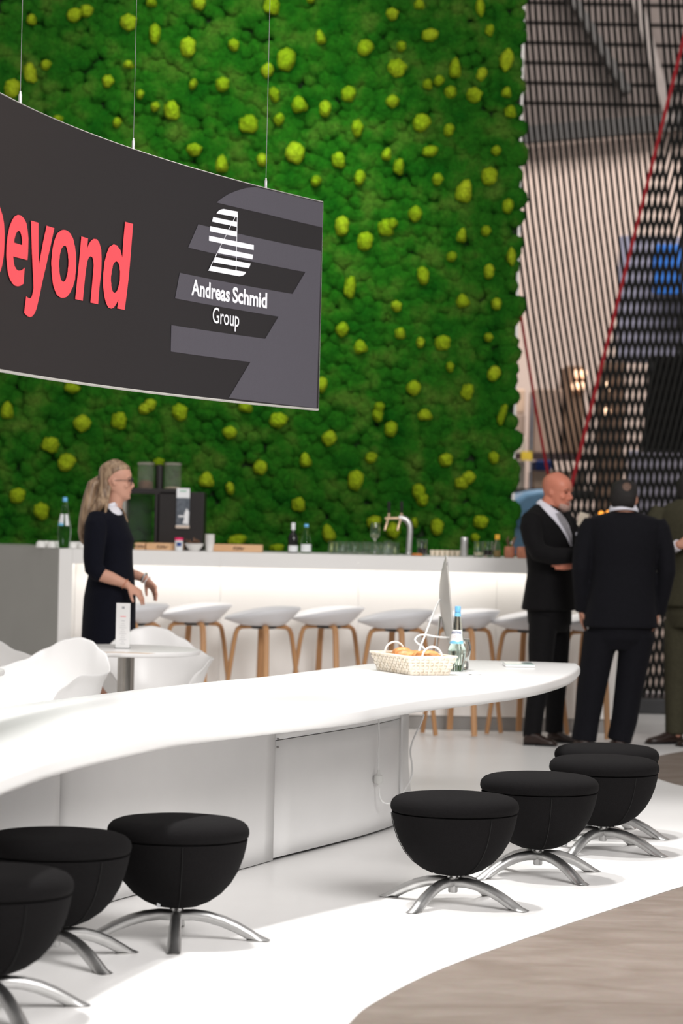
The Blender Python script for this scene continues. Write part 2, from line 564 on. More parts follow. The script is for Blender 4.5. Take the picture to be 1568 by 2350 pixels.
# ------------------------------------------------------------------ moss wall
MOSS_D = 20.5
wx1 = W(1192, 300, MOSS_D).x + 0.005
wx0 = W(-120, 300, MOSS_D).x
wz1 = 5.9
wall = MB()
wall.box(((wx0 + wx1) / 2, MOSS_D + 0.10, wz1 / 2), (wx1 - wx0, 0.08, wz1))
wall_back = struct(wall.build('wall_back', mat('moss_backing', (0.012, 0.03, 0.008), 0.9, var=0.2), smooth=0))
mb = MB()
mb.box((wx1 + 0.012, MOSS_D + 0.10, wz1 / 2), (0.02, 0.14, wz1))
mb.build('edge_board', mat('edge_board_white', (0.75, 0.72, 0.70), 0.5, var=0.03), wall_back, smooth=0)

def cushion(seed, sub=2, squash=0.62, rough=0.22):
    bm = bmesh.new()
    bmesh.ops.create_icosphere(bm, subdivisions=sub, radius=1.0)
    rnd = random.Random(seed)
    off = Vector((rnd.random() * 50, rnd.random() * 50, rnd.random() * 50))
    for v in bm.verts:
        n = mnoise.noise(v.co * 1.3 + off) * rough * 1.3 + mnoise.noise(v.co * 3.6 + off) * rough
        p = v.co * (1 + n)
        v.co = Vector((p.x, p.y * squash, p.z))
    kill = [v for v in bm.verts if v.co.y > 0.42]
    bmesh.ops.delete(bm, geom=kill, context='VERTS')
    me = bpy.data.meshes.new('moss_cushion')
    bm.to_mesh(me)
    bm.free()
    me.polygons.foreach_set('use_smooth', [True] * len(me.polygons))
    return me

cush = [cushion(i) for i in range(7)]
tuft = [cushion(40 + i, 3, 0.62, 0.20) for i in range(7)]
for me in cush: me.materials.append(M_moss)
for me in tuft: me.materials.append(M_tuft)

TUFTS = """74 47 10 11,172 35 17 15,200 27 14 13,296 53 17 17,349 6 11 11,357 79 12 22,458 8 14 14,625 15 17 18,714 0 10 8,433 110 17 21,537 105 11 13,736 88 10 15,
658 138 20 25,614 163 13 15,71 169 13 21,107 150 11 11,30 205 17 20,248 188 12 13,296 150 11 8,323 218 8 10,357 246 9 10,396 255 16 20,444 194 8 12,512 195 15 15,
630 219 11 16,688 242 16 17,747 251 13 18,641 275 11 13,572 286 20 19,270 282 9 11,135 275 11 8,446 345 16 13,510 378 13 18,602 368 11 14,678 352 20 22,778 369 14 17,
726 416 11 12,786 520 15 21,900 34 13 13,963 12 11 11,988 82 18 14,1102 18 9 19,1124 71 9 12,839 110 17 18,922 108 10 11,911 158 20 19,1045 159 12 21,1106 172 11 15,
1163 139 14 23,982 195 10 11,1008 186 11 12,1035 213 13 13,1088 220 16 16,1163 214 10 11,801 217 16 17,901 234 14 13,1172 258 12 13,968 282 19 20,1031 300 11 14,
820 296 12 18,888 356 10 13,988 348 17 12,1139 347 10 10,916 384 11 17,826 408 12 17,1124 406 17 19,1004 413 11 13,1066 441 17 24,1166 474 12 16,953 492 14 16,
886 524 16 18,900 514 12 12,839 555 17 20,1115 531 10 11,1060 542 10 15,1037 590 11 11,1174 590 9 18,804 660 12 23,971 632 13 20,1123 624 11 16,910 704 11 12,
1063 692 14 14,1140 698 11 13,786 757 13 15,919 766 11 12,965 786 9 12,1017 788 17 16,1121 775 9 9,828 797 14 14,739 883 12 17,950 891 15 15,1073 900 13 17,
1134 857 14 17,871 935 11 11,867 954 11 14,976 953 15 12,898 985 14 17,756 1006 15 16,1153 952 8 23,852 1050 13 12,1024 1056 15 14,1133 1051 11 13,702 1057 12 15,
817 1102 17 22,1076 1096 14 13,1060 1108 14 13,961 1128 14 18,970 1147 13 14,1033 843 8 11,18 943 13 18,167 891 17 11,190 972 18 17,275 966 16 18,334 938 14 12,346 930 13 13,
413 947 16 18,565 933 15 13,640 965 19 17,528 993 15 13,118 1021 18 16,154 1060 19 19,42 1138 17 16,96 1174 16 18,475 1102 16 16,529 1121 9 14,598 1073 15 15,
686 1158 14 15,544 1240 21 13,636 1258 16 9,365 1062 12 10,755 1224 13 18,859 1198 16 14,903 1217 15 16,951 1200 8 11,1003 1208 14 18,1104 1198 16 14,1090 1234 9 9,
250 420 14 14,120 560 14 14,420 600 14 16,600 700 14 14,210 790 15 15,520 800 14 14,680 560 14 16,-40 330 14 16,-50 880 14 14,-70 120 15 15,820 -30 13 13,540 -40 15 15,300 -50 14 14,1060 -30 12 14"""
tf = []
for t in TUFTS.replace('\n', '').split(','):
    x, y, a, b = [float(q) for q in t.split()]
    p = W(x, y, MOSS_D)
    tf.append((p.x, p.z, a * MOSS_D / FPX, b * MOSS_D / FPX))
for i, (x, z, a, b) in enumerate(tf):
    o = bpy.data.objects.new('lime_moss_tuft', tuft[i % 7])
    C.objects.link(o)
    o.parent = wall_back
    o.location = (x, MOSS_D - 0.025, z)
    o.rotation_euler = (0, random.uniform(-0.3, 0.3), 0)
    o.scale = (a * 1.07, 0.10, b * 1.07)

rnd = random.Random(3)
spots_m = []
sp = 0.098
nz = int(wz1 / (sp * 0.87))
for j in range(nz + 1):
    for i in range(int((wx1 - wx0) / sp) + 1):
        x = wx0 + (i + 0.5 * (j % 2)) * sp + rnd.uniform(-0.03, 0.03)
        z = j * sp * 0.87 + rnd.uniform(-0.03, 0.03)
        if x > wx1 - 0.01 or z > wz1:
            continue
        r = rnd.choice((0.055, 0.062, 0.07, 0.078, 0.092)) * rnd.uniform(0.9, 1.15)
        spots_m.append((x, z, r, rnd.uniform(0.055, 0.098), rnd.randrange(7), rnd.uniform(-0.6, 0.6)))
def in_view(s):
    x, z = s[0] / MOSS_D * FPX + CXP, CYP - (s[1] - CAMH) / MOSS_D * FPX
    return 20 < x < 1180 and 20 < z < 1240 and not (x < 740 and 215 + x * 0.34 < z < 850 + x * 0.12)
vis = [s for s in spots_m if in_view(s)]
vis.sort(key=lambda s: -s[2] - 0.2 * rnd.random())
own = vis[:300]
ownset = set(id(s) for s in own)
for s in own:
    o = bpy.data.objects.new('moss_cushion', cush[s[4]])
    C.objects.link(o)
    o.parent = wall_back
    o.location = (s[0], MOSS_D + 0.035, s[1])
    o.rotation_euler = (0, s[5], 0)
    o.scale = (s[2] * 1.1, s[3] * 1.1, s[2] * 1.1)
cv, cf, nv = [], [], 0
arr = []
for me in cush:
    a = np.empty(len(me.vertices) * 3); me.vertices.foreach_get('co', a)
    arr.append((a.reshape(-1, 3), [tuple(p.vertices) for p in me.polygons]))
for s in spots_m:
    if id(s) in ownset:
        continue
    a, fs = arr[s[4]]
    c, sn = math.cos(s[5]), math.sin(s[5])
    x = (a[:, 0] * c + a[:, 2] * sn) * s[2] * 1.1 + s[0]
    z = (-a[:, 0] * sn + a[:, 2] * c) * s[2] * 1.1 + s[1]
    y = a[:, 1] * s[3] * 1.1 + MOSS_D + 0.035
    cv.append(np.stack([x, y, z], 1))
    cf += [tuple(i + nv for i in f) for f in fs]
    nv += len(a)
me = bpy.data.meshes.new('moss_carpet')
me.from_pydata(np.concatenate(cv).tolist(), [], cf)
me.update()
o = link('moss_carpet', me, M_moss, wall_back, smooth=180, recalc=False)
o['kind'] = 'stuff'

# ------------------------------------------------------------------ hall behind the stand
HD = 33.0
def bgbox(x0, y0, x1, y1, d, depth, m, name, parent=None):
    p0, p1 = W(x0, y1, d), W(x1, y0, d)
    b = MB()
    b.box(((p0.x + p1.x) / 2, d + depth / 2, (p0.z + p1.z) / 2), (p1.x - p0.x, depth, p1.z - p0.z))
    return b.build(name, m, parent, smooth=0)
hall = MB()
hall.box((2.5, HD + 0.15, 5.5), (26, 0.3, 11))
wall_hall = struct(hall.build('wall_hall', mat('hall_plaster', (0.62, 0.50, 0.44), 0.8, var=0.04, vscale=0.6), smooth=0))
M_clad = mat('upper_cladding', (0.12, 0.10, 0.092), 0.8, var=0.1, vscale=1.0)
for k in range(9):
    y = 285 - k * 46
    b = bgbox(1150, y - 42, 1720, y, HD - 0.12, 0.1, M_clad, 'cladding_panel', wall_hall)
M_truss = mat('truss_dark', (0.035, 0.033, 0.032), 0.6, var=0.1)
a, b = W(1120, 318, HD - 0.4), W(1700, 268, HD - 0.4)
mb = MB(); mb.tube([a, b], (0.10, 0.10), seg=4, square=True)
mb.build('roof_beam', M_truss, wall_hall, smooth=0)
a, b = W(1455, -20, HD - 0.5), W(1545, 300, HD - 0.5)
mb = MB(); mb.tube([a, b], (0.06, 0.06), seg=4, square=True)
mb.build('roof_beam', mat('truss_pale', (0.16, 0.14, 0.13), 0.6, var=0.05), wall_hall, smooth=0)
a, b = W(1290, -40, HD - 0.5), W(1440, 215, HD - 0.5)
mb = MB(); mb.tube([a, b], (0.16, 0.05), seg=4, square=True)
mb.build('roof_beam', M_truss, wall_hall, smooth=0)

# pallet rack with goods far behind the bar end
RD = 29.0
rk = thing('pallet_rack', 'far pallet rack with grey-blue upright beside the moss wall edge', 'shelf', W(1216, 1400, RD))
def rackpart(x0, y0, x1, y1, m, name, d=RD, depth=0.5):
    p0, p1 = W(x0, y1, d), W(x1, y0, d)
    b = MB(); b.box(((p0.x + p1.x) / 2, d + depth / 2, (p0.z + p1.z) / 2), (p1.x - p0.x, depth, p1.z - p0.z))
    return b.build(name, m, rk, org=rk.location, smooth=0)
M_post = mat('rack_blue_grey', (0.20, 0.26, 0.34), 0.5, var=0.15, vscale=20)
rackpart(1207, 890, 1222, 1660, M_post, 'upright', RD - 0.1, 0.12)
rackpart(1345, 890, 1358, 1660, M_truss, 'upright', RD - 0.1, 0.12)
rackpart(1150, 1043, 1370, 1054, mat('rack_beam_dark', (0.05, 0.03, 0.03), 0.5, var=0.1), 'beam', RD - 0.05, 0.1)
rackpart(1150, 1125, 1370, 1140, M_truss, 'beam', RD - 0.05, 0.1)
rackpart(1197, 1036, 1222, 1056, mat('yellow_guard', (0.72, 0.52, 0.05), 0.5, var=0.1), 'post_guard', RD - 0.2, 0.1)
def goods(x0, y0, x1, y1, col, label, d=RD + 0.08, depth=0.8, m=None):
    p0, p1 = W(x0, y1, d), W(x1, y0, d)
    b = MB(); b.box(((p0.x + p1.x) / 2, d + depth / 2, (p0.z + p1.z) / 2), (p1.x - p0.x, depth, p1.z - p0.z))
    o = b.build('packed_carton', mat('goods_%d_%d' % (x0, y0), col, 0.8, var=0.12, vscale=3), smooth=0, bevel=0.02)
    return tag(o, label, 'box', 'packed goods on the far rack')
goods(1158, 893, 1206, 948, (0.62, 0.44, 0.32), 'tan carton topmost of the stack between moss edge and rack upright')
goods(1158, 949, 1206, 1000, (0.42, 0.31, 0.25), 'brown carton second from the top between moss edge and rack upright')
goods(1158, 1001, 1206, 1042, (0.72, 0.64, 0.53), 'cream carton standing on the dark rack beam by the moss edge')
goods(1158, 1056, 1206, 1123, (0.66, 0.58, 0.49), 'pale carton under the dark rack beam by the moss edge')
goods(1224, 893, 1292, 1041, (0.38, 0.27, 0.21), 'large brown carton behind the cords above the dark beam')
goods(1294, 840, 1344, 1041, (0.24, 0.15, 0.10), 'tall dark brown carton behind the cords beside the red cord')
goods(1230, 1057, 1268, 1079, (0.03, 0.07, 0.27), 'small blue crate on the far rack above the bald man', m=None)
goods(1224, 1082, 1344, 1123, (0.40, 0.30, 0.23), 'wide low brown carton behind the bald head')

# blue vehicle body seen past the bar end
cb = thing('vehicle_cab', 'light blue rounded vehicle cab seen past the moss wall edge', 'vehicle', W(1205, 1480, 26.5))
M_cab = mat('cab_blue', (0.13, 0.27, 0.42), 0.4, var=0.15, vscale=3)
prof = [(1160, 1536), (1163, 1175), (1175, 1152), (1205, 1130), (1235, 1123), (1290, 1122), (1300, 1539)]
p3 = [W(x, y, 26.5) for x, y in prof]
mb = MB()
n = len(p3)
mb.add([p for p in p3] + [p + Vector((0, 1.6, 0)) for p in p3], [tuple(range(n))] + [tuple(reversed(range(n, 2 * n)))] + [(i, (i + 1) % n, n + (i + 1) % n, n + i) for i in range(n)])
mb.build('body', M_cab, cb, org=cb.location, bevel=0.05)
for (x0, y0, x1, y1) in ((1182, 1182, 1200, 1212), (1207, 1170, 1240, 1218)):
    p0, p1 = W(x0, y1, 26.48), W(x1, y0, 26.48)
    mb = MB(); mb.box(((p0.x + p1.x) / 2, 26.49, (p0.z + p1.z) / 2), (p1.x - p0.x, 0.06, p1.z - p0.z))
    mb.build('window', mat('cab_glass', (0.05, 0.12, 0.20), 0.2, var=0.1), cb, org=cb.location, bevel=0.01)

# things of the neighbouring stand behind the mesh of cords
def bgthing(x0, y0, x1, y1, d, depth, m, name, label, cat, group=None):
    p0, p1 = W(x0, y1, d), W(x1, y0, d)
    b = MB(); b.box(((p0.x + p1.x) / 2, d + depth / 2, (p0.z + p1.z) / 2), (p1.x - p0.x, depth, p1.z - p0.z))
    return tag(b.build(name, m, smooth=0, bevel=0.02), label, cat, group)
bgthing(1418, 545, 1640, 830, 30.0, 0.2, mat('lavender_board', (0.20, 0.20, 0.27), 0.6, var=0.12, vscale=1.5), 'display_board', 'pale lavender board behind the upper crossing cords', 'board')
bgthing(1500, 562, 1640, 675, 29.6, 0.1, mat('blue_banner', (0.012, 0.13, 0.50), 0.5, var=0.1, vscale=2), 'blue_banner', 'bright blue banner on the lavender board behind the cords', 'banner')
bgthing(1438, 1038, 1660, 1330, 28.0, 0.2, mat('lilac_partition', (0.25, 0.24, 0.30), 0.6, var=0.15, vscale=1.2), 'partition_panel', 'lilac partition behind the cords below the black screen', 'panel')
bgthing(1372, 830, 1436, 1340, 28.2, 0.5, mat('brown_display', (0.14, 0.085, 0.055), 0.6, var=0.3, vscale=2.5), 'display_cabinet', 'brown display cabinet behind the crossing cords', 'cabinet')
for i, (x, y, c) in enumerate(((1326, 858, 'upper pair'), (1340, 858, 'upper pair'), (1320, 886, 'lower pair'), (1334, 886, 'lower pair'), (1396, 887, 'single'), (1394, 946, 'single'))):
    p = W(x, y, 28.175 if x > 1380 else RD + 0.045)
    mb = MB(); mb.ell(p, (0.035, 0.035, 0.05))
    o = mb.build('glow_lamp', mat('warm_glow', (1, 0.75, 0.55), 0.5, emit=(1, 0.62, 0.38), estr=1.6, var=0.01))
    tag(o, ['warm lamp, first of the upper pair seen between the cords', 'warm lamp, second of the upper pair seen between the cords', 'warm lamp, first of the lower pair seen between the cords',
            'warm lamp, second of the lower pair seen between the cords', 'warm lamp higher on the brown display cabinet', 'warm lamp lower on the brown display cabinet'][i], 'lamp', 'small lamps behind the cords')

# ------------------------------------------------------------------ cord screen
cs = thing('cord_screen', 'tall screen of taut black cords edged with red beside the moss wall', 'screen', W(1400, 1650, 20.9))
DA, DB = 21.3, 20.9
def ga(y):
    return 0.07 * y + 0.000055 * y * y
for k in range(0, 52):
    if k == 28:
        continue
    x0 = 1116 + 13.7 * k + (2 if k else 0)
    pts = []
    for y in (-160, 60, 280, 500, 720, 940, 1160, 1380, 1600):
        pts.append(W(x0 + ga(y), y, DA))
    if pts[-1].z < 0.05:
        pts[-1].z = 0.05
    mb = MB(); mb.tube(pts, 0.0128 if k else 0.0125, seg=6)
    mb.build('cord' if k else 'red_cord', M_cord if k else M_redcord, cs, org=cs.location)
for k in range(0, 44):
    def xb(y):
        return 1592 - 0.2515 * y - (6 if y > 1000 else 0) * 0 + 13.7 * k
    y1 = 1640
    pts = [W(xb(y), y, DB) for y in (-160, y1)]
    if xb(y1) > 1800 and xb(-160) > 1900 and k > 42:
        continue
    mb = MB(); mb.tube(pts, 0.0138 if k else 0.0155, seg=6)
    mb.build('cord' if k else 'red_cord', M_cord if k else M_redcord, cs, org=cs.location)
p0, p1 = W(1150, 1655, DB), W(1850, 1655, DB)
mb = MB(); mb.box(((p0.x + p1.x) / 2, DB + 0.2, 0.06), (p1.x - p0.x, 0.7, 0.12))
mb.build('base_rail', M_plastic, cs, org=cs.location, bevel=0.01)
p0, p1 = W(1000, -150, DB), W(2150, -150, DB)
mb = MB(); mb.box(((p0.x + p1.x) / 2, DB + 0.2, p0.z + 0.06), (p1.x - p0.x, 0.7, 0.12))
mb.build('top_rail', M_plastic, cs, org=cs.location, bevel=0.01)

# black screen hung behind the cords
p0, p1 = W(1474, 1038, 21.7), W(1760, 822, 21.7)
sc_ = thing('wall_screen', 'large black screen hanging behind the crossing cords', 'screen', (p0.x, 21.7, p0.z))
mb = MB()
lean = 0.05
mb.hexa([(p0.x, 21.7, p0.z), (p1.x, 21.7, p0.z), (p1.x, 21.78, p0.z), (p0.x, 21.78, p0.z)],
        [(p0.x + lean, 21.7, p1.z), (p1.x + lean, 21.7, p1.z), (p1.x + lean, 21.78, p1.z), (p0.x + lean, 21.78, p1.z)])
mb.build('housing', M_plastic, sc_, org=sc_.location, smooth=0, bevel=0.01)
mb = MB()
mb.hexa([(p0.x + .03, 21.69, p0.z + .03), (p1.x - .03, 21.69, p0.z + .03), (p1.x - .03, 21.705, p0.z + .03), (p0.x + .03, 21.705, p0.z + .03)],
        [(p0.x + lean + .03, 21.69, p1.z - .03), (p1.x + lean - .03, 21.69, p1.z - .03), (p1.x + lean - .03, 21.705, p1.z - .03), (p0.x + lean + .03, 21.705, p1.z - .03)])
mb.build('display', M_seam, sc_, org=sc_.location, smooth=0)
for s in (0.3, 0.7):
    mb = MB(); mb.tube([(p0.x + (p1.x - p0.x) * s, 21.74, p1.z), (p0.x + (p1.x - p0.x) * s, 21.74, 6.2)], 0.015, seg=6)
    mb.build('hanging_pole', M_plastic, sc_, org=sc_.location)
# orange lamps behind the man's collar
for i, (x, y) in enumerate(((1380, 1179), (1397, 1177))):
    p = W(x, y, 20.2)
    t = thing('orange_lamp', ['small orange lamp nearer the cream card behind the navy-suited man', 'small orange lamp touching the white collar behind the navy-suited man'][i], 'lamp', (p.x, p.y, 0), 0, 'orange lamps')
    mb = MB(); mb.ell((0, 0, p.z), (0.021, 0.021, 0.021))
    mb.build('bulb', mat('orange_glow', (1, 0.4, 0.05), 0.5, emit=(1, 0.36, 0.04), estr=1.1, var=0.01), t)
    mb = MB(); mb.tube([(0, 0, 0.0), (0, 0, p.z - 0.018)], 0.008, seg=6)
    mb.build('pole', M_plastic, t)
    mb = MB(); mb.lathe([(0.0, 0), (0.024, 0), (0.024, 0.01), (0.0, 0.012)], 20)
    mb.build('base', M_plastic, t)
# ------------------------------------------------------------------ bar counter
BF, BP = 18.55, 18.78
BZ, BZ0 = 1.207, 1.105
xl0 = W(133, 1400, BF).x
xl1 = W(164, 1400, BF).x
xr = W(1442, 1400, BF).x
bar = thing('bar_counter', 'long white bar counter with glowing front below the moss wall', 'counter', ((xl0 + xr) / 2, BP, 0))
O = bar.location
def bpart(name, m, boxes, **k):
    b = MB()
    for c, s in boxes:
        b.box(c, s)
    return b.build(name, m, bar, org=O, **k)
# worktop pieces (joints seen in the fascia)
joints = [xl1] + [W(x, 1290, BF).x for x in (505, 822, 1139)] + [xr]
for a, b in zip(joints[:-1], joints[1:]):
    bpart('fascia', M_bar, [(((a + b) / 2, BF + 0.015, (BZ + BZ0) / 2), (b - a - 0.0004, 0.03, BZ - BZ0))], smooth=0)
    bpart('worktop', M_bar, [(((a + b) / 2, (BF + 19.35) / 2 + 0.015, BZ - 0.02), (b - a - 0.0004, 19.35 - BF - 0.03, 0.04))], smooth=0)
joints2 = [xl1] + [W(x, 1400, BP).x for x in (505, 822, 1139)] + [xr]
for a, b in zip(joints2[:-1], joints2[1:]):
    bpart('front_panel', M_barpanel, [(((a + b) / 2, BP + 0.015, (BZ - 0.04 + 0.10) / 2), (b - a - 0.0016, 0.03, BZ - 0.04 - 0.10))], smooth=0)
bpart('kick_plate', M_kick, [(((xl1 + xr) / 2, BP + 0.04, 0.05), (xr - xl1, 0.03, 0.10))], smooth=0)
bpart('back_panel', M_bar, [(((xl0 + xr) / 2, 19.33, 0.58), (xr - xl0, 0.03, 1.16))], smooth=0)
bpart('end_panel', M_bar, [((xr - 0.02, (BP + 19.3) / 2, 0.58), (0.03, 19.3 - BP, 1.16))], smooth=0)
bpart('end_pier', M_bar, [(((xl0 + xl1) / 2, BF + 0.15, BZ / 2), (xl1 - xl0 - 0.002, 0.3, BZ))], smooth=0)
# the angled wing that turns away at the far end
q0 = W(133, 1262, BF); q1x, q1y = W(-110, 1262, 20.2).x, 20.2
q0x, q0y = xl0, BF
dx, dy = q1x - q0x, q1y - q0y
b = MB()
nx, ny = 0.55, 0.1
b.hexa([(q0x, q0y, 0), (q1x, q1y, 0), (q1x + nx, q1y + ny, 0), (q0x + 0.05, q0y + 0.3, 0)], [(q0x, q0y, BZ), (q1x, q1y, BZ), (q1x + nx, q1y + ny, BZ), (q0x + 0.05, q0y + 0.3, BZ)])
b.build('side_wing', M_barside, bar, org=O, smooth=0)
# light strip tucked behind the fascia
led = bpart('light_strip', mat('led_strip', (1, 1, 1), 0.5, emit=(1, 0.95, 0.86), estr=3.0, var=0.01), [(((xl1 + xr) / 2, BP - 0.10, BZ0 + 0.045), (xr - xl1 - 0.02, 0.03, 0.012))], smooth=0)
area('bar_led', ((xl1 + xr) / 2, BP - 0.12, BZ0 + 0.035), ((xl1 + xr) / 2, BP + 0.05, 0.2), xr - xl1 - 0.05, 4.5, (1, 0.955, 0.88), 0.02)

# ------------------------------------------------------------------ bar stools
def make_stool():
    t = thing('bar_stool', 'x', 'stool', (0, 0, 0), 0, 'bar stools along the counter')
    # low-backed shell: rim higher at the back (+x), lip in front (-x)
    seg, nr = 36, 9
    vs, fs = [], []
    def P(r, a):
        ca, sa = math.cos(a), math.sin(a)
        x, y = 0.245 * r * ca, 0.225 * r * sa
        back = max(0.0, ca) ** 0.8 if ca > 0 else 0
        side = abs(sa) ** 2
        rim = 0.040 + 0.076 * (0.5 + 0.5 * ca) + 0.022 * side
        z = rim * (max(0, (r - 0.50) / 0.50) ** 1.25)
        if ca < 0:
            x *= 1.0 + 0.08 * abs(ca)
        return Vector((x, y, 0.735 + z))
    for j in range(nr + 1):
        for i in range(seg):
            vs.append(P(j / nr if j else 0.001, 2 * PI * i / seg))
    for j in range(nr):
        for i in range(seg):
            k = (i + 1) % seg
            fs.append((j * seg + i, j * seg + k, (j + 1) * seg + k, (j + 1) * seg + i))
    b = MB(); b.add(vs, fs)
    o = b.build('seat_shell', M_stoolshell, t, smooth=60)
    s = o.modifiers.new('thick', 'SOLIDIFY'); s.thickness = 0.016; s.offset = 0
    for k in range(4):
        a = k * PI / 2
        ca, sa = math.cos(a), math.sin(a)
        pts = [(0.02, 0.722), (0.10, 0.722), (0.15, 0.718), (0.175, 0.702), (0.187, 0.67), (0.20, 0.60), (0.235, 0.35), (0.28, 0.012)]
        b = MB(); b.tube([(r * ca, r * sa, z) for r, z in pts], (0.016, 0.021), seg=8, ref=(-sa, ca, 0.001))
        b.build('leg', M_oak, t)
    b = MB(); b.lathe([(0.0, 0.706), (0.075, 0.706), (0.09, 0.715), (0.09, 0.738), (0.0, 0.74)], 20)
    b.build('mount', M_plastic, t)
    return t
stool = make_stool()
labs = ['bar stool mostly behind the woman in the navy dress', 'bar stool right behind the white armchair beyond the cafe table', 'bar stool with full seat in view, next after the armchair one',
        'bar stool two places before the computer on the table', 'bar stool above the bread basket', 'bar stool behind the computer and water bottle',
        'bar stool half covered by the bald man in the black suit', 'bar stool hidden between the bald man and the navy-suited man']
for i, x in enumerate((302, 448, 604, 752, 910, 1064, 1214, 1362)):
    p = WZ(x, 1690 + (x - 784) * ROLL)
    p.y = 18.12 + (0.3 if i % 2 or i > 5 else 0)
    p.x = W(x, 1500, p.y).x
    rz = (0.20, 0.32, 0.12, 0.28, 0.16, 0.26, 0.14, 0.3)[i]
    if i == 0:
        stool.location = (p.x, p.y, 0); stool.rotation_euler = (0, 0, rz); stool['label'] = labs[0]
    else:
        dup(stool, (p.x, p.y, 0), rz, labs[i])
# ------------------------------------------------------------------ long curved table
TZ, TT = 0.73, 0.062
near = [(-420, 2010), (-240, 1900), (-110, 1832), (0, 1783), (77, 1755), (138, 1735), (255, 1706), (398, 1677), (561, 1656), (800, 1630), (870, 1618), (975, 1601), (1116, 1585), (1221, 1570), (1291, 1552), (1321, 1538), (1332, 1527)]
far = [(1326, 1522.2), (1290, 1520.5), (1221, 1518), (1074, 1514.5), (960, 1515.5), (866, 1521), (800, 1528), (721, 1538), (600, 1553), (499, 1562), (338, 1579), (115, 1606), (0, 1622), (-200, 1652), (-420, 1690)]
nl = smoothline([WZ(x, y, TZ) for x, y in near], 5)
fl = smoothline([WZ(x, y, TZ) for x, y in far], 5)
out = nl + fl
table = thing('long_table', 'long white curved communal table with thick rounded edge', 'table', (-0.3, 11.2, 0))
TO = table.location
def rounded_slab(poly, ztop, thick, r, name, m, parent, org):
    n = len(poly)
    area2 = sum(poly[i].x * poly[(i + 1) % n].y - poly[(i + 1) % n].x * poly[i].y for i in range(n))
    sgn = 1 if area2 > 0 else -1
    nrm = []
    for i in range(n):
        t = (poly[(i + 1) % n] - poly[i - 1]); t.z = 0; t.normalize()
        nrm.append(Vector((t.y, -t.x, 0)) * sgn)
    prof = []
    for k in range(6):
        a = PI / 2 * k / 5
        prof.append((-r + r * math.sin(a), ztop - r + r * math.cos(a)))
    for k in range(6):
        a = PI / 2 * k / 5
        prof.append((-r * 1.6 + r * 1.6 * math.cos(a), ztop - thick + r * 1.6 - r * 1.6 * math.sin(a)))
    vs, fs = [], []
    for off, z in prof:
        for i in range(n):
            q = poly[i] + nrm[i] * off
            vs.append((q.x, q.y, z))
    for j in range(len(prof) - 1):
        for i in range(n):
            k = (i + 1) % n
            fs.append((j * n + i, j * n + k, (j + 1) * n + k, (j + 1) * n + i))
    b = MB(); b.add(vs, fs)
    for j, rev in ((0, False), (len(prof) - 1, True)):
        ring = [Vector(vs[j * n + i]) for i in range(n)]
        tris = tessellate_polygon([[Vector((p.x, p.y, 0)) for p in ring]])
        b.f += [tuple(j * n + i for i in (t if not rev else reversed(t))) for t in tris]
    return b.build(name, m, parent, org=org, smooth=50)
rounded_slab(out, TZ, TT, 0.016, 'table_top', M_table, table, TO)

# pedestal: a low curved plinth under the top, closed by rounded end
pb = [(-380, 2270), (-150, 2200), (60, 2132), (132, 2110), (230, 2081), (306, 2058), (551, 1998), (627, 1977), (800, 1933), (868, 1913), (905, 1900)]
front = [WZ(x, y, 0.0) for x, y in pb]
front = smoothline(front, 4)
end = [WZ(925, 1886, 0.0), WZ(934, 1866, 0.0), WZ(932, 1846, 0), WZ(915, 1830, 0), WZ(880, 1828, 0)]
back = []
for p in front[::-1]:
    q = p + Vector((-0.55, 0.32, 0)) if False else p + Vector((-0.42, 0.55, 0))
    back.append(q)
endc = smoothline([front[-1]] + end, 4)[1:]
# front skin, built as panels with open joints
def strip(pts, z0, z1, name, m, flare=0.0, thick=0.012):
    b = MB()
    n = len(pts)
    nr = []
    for i in range(n):
        t = pts[min(i + 1, n - 1)] - pts[max(i - 1, 0)]; t.z = 0; t.normalize()
        nr.append(Vector((t.y, -t.x, 0)))
    lev = 7
    vs, fs = [], []
    for j in range(lev):
        z = z0 + (z1 - z0) * j / (lev - 1)
        f = flare * max(0, (0.30 - z) / 0.30) ** 2
        for i in range(n):
            q = pts[i] + nr[i] * f
            vs.append((q.x, q.y, z))
    for j in range(lev - 1):
        for i in range(n - 1):
            fs.append((j * n + i, j * n + i + 1, (j + 1) * n + i + 1, (j + 1) * n + i))
    b.add(vs, fs)
    o = b.build(name, m, table, org=TO, smooth=50, recalc=False)
    s = o.modifiers.new('thick', 'SOLIDIFY'); s.thickness = thick; s.offset = -1
    return o
def between(xa, xb):
    res = []
    for p in front + endc:
        px = p.x / p.y * FPX + CXP
        res.append((px, p))
    return [p for px, p in res if xa <= px <= xb]
ft = front + endc
seamA = 132; seamB = 629
i1 = min(range(len(front)), key=lambda i: abs(front[i].x / front[i].y * FPX + CXP - 20 - seamA))
i2 = min(range(len(front)), key=lambda i: abs(front[i].x / front[i].y * FPX + CXP - 20 - seamB))
def gap(pts, g=0.003):
    pts = [p.copy() for p in pts]
    pts[0] += (pts[1] - pts[0]).normalized() * g
    pts[-1] += (pts[-2] - pts[-1]).normalized() * g
    return pts
strip(gap(ft[:i1 + 1]), 0.006, 0.668, 'plinth_panel', M_pedestal)
strip(gap(ft[i1:i2 + 1]), 0.006, 0.668, 'plinth_panel', M_pedestal)
strip(gap(ft[i2:len(front) + 2]), 0.014, 0.515, 'plinth_door', M_pedestal)
strip(gap(ft[i2:len(front) + 2]), 0.519, 0.668, 'plinth_panel', M_pedestal)
strip(ft[len(front) + 1:], 0.004, 0.668, 'plinth_end', M_pedestal, 0.035)
core = [p + Vector((-0.03, 0.03, 0)) for p in front] + [p + Vector((-0.03, 0.01, 0)) for p in endc[:-2]]
core = core + [p for p in back]
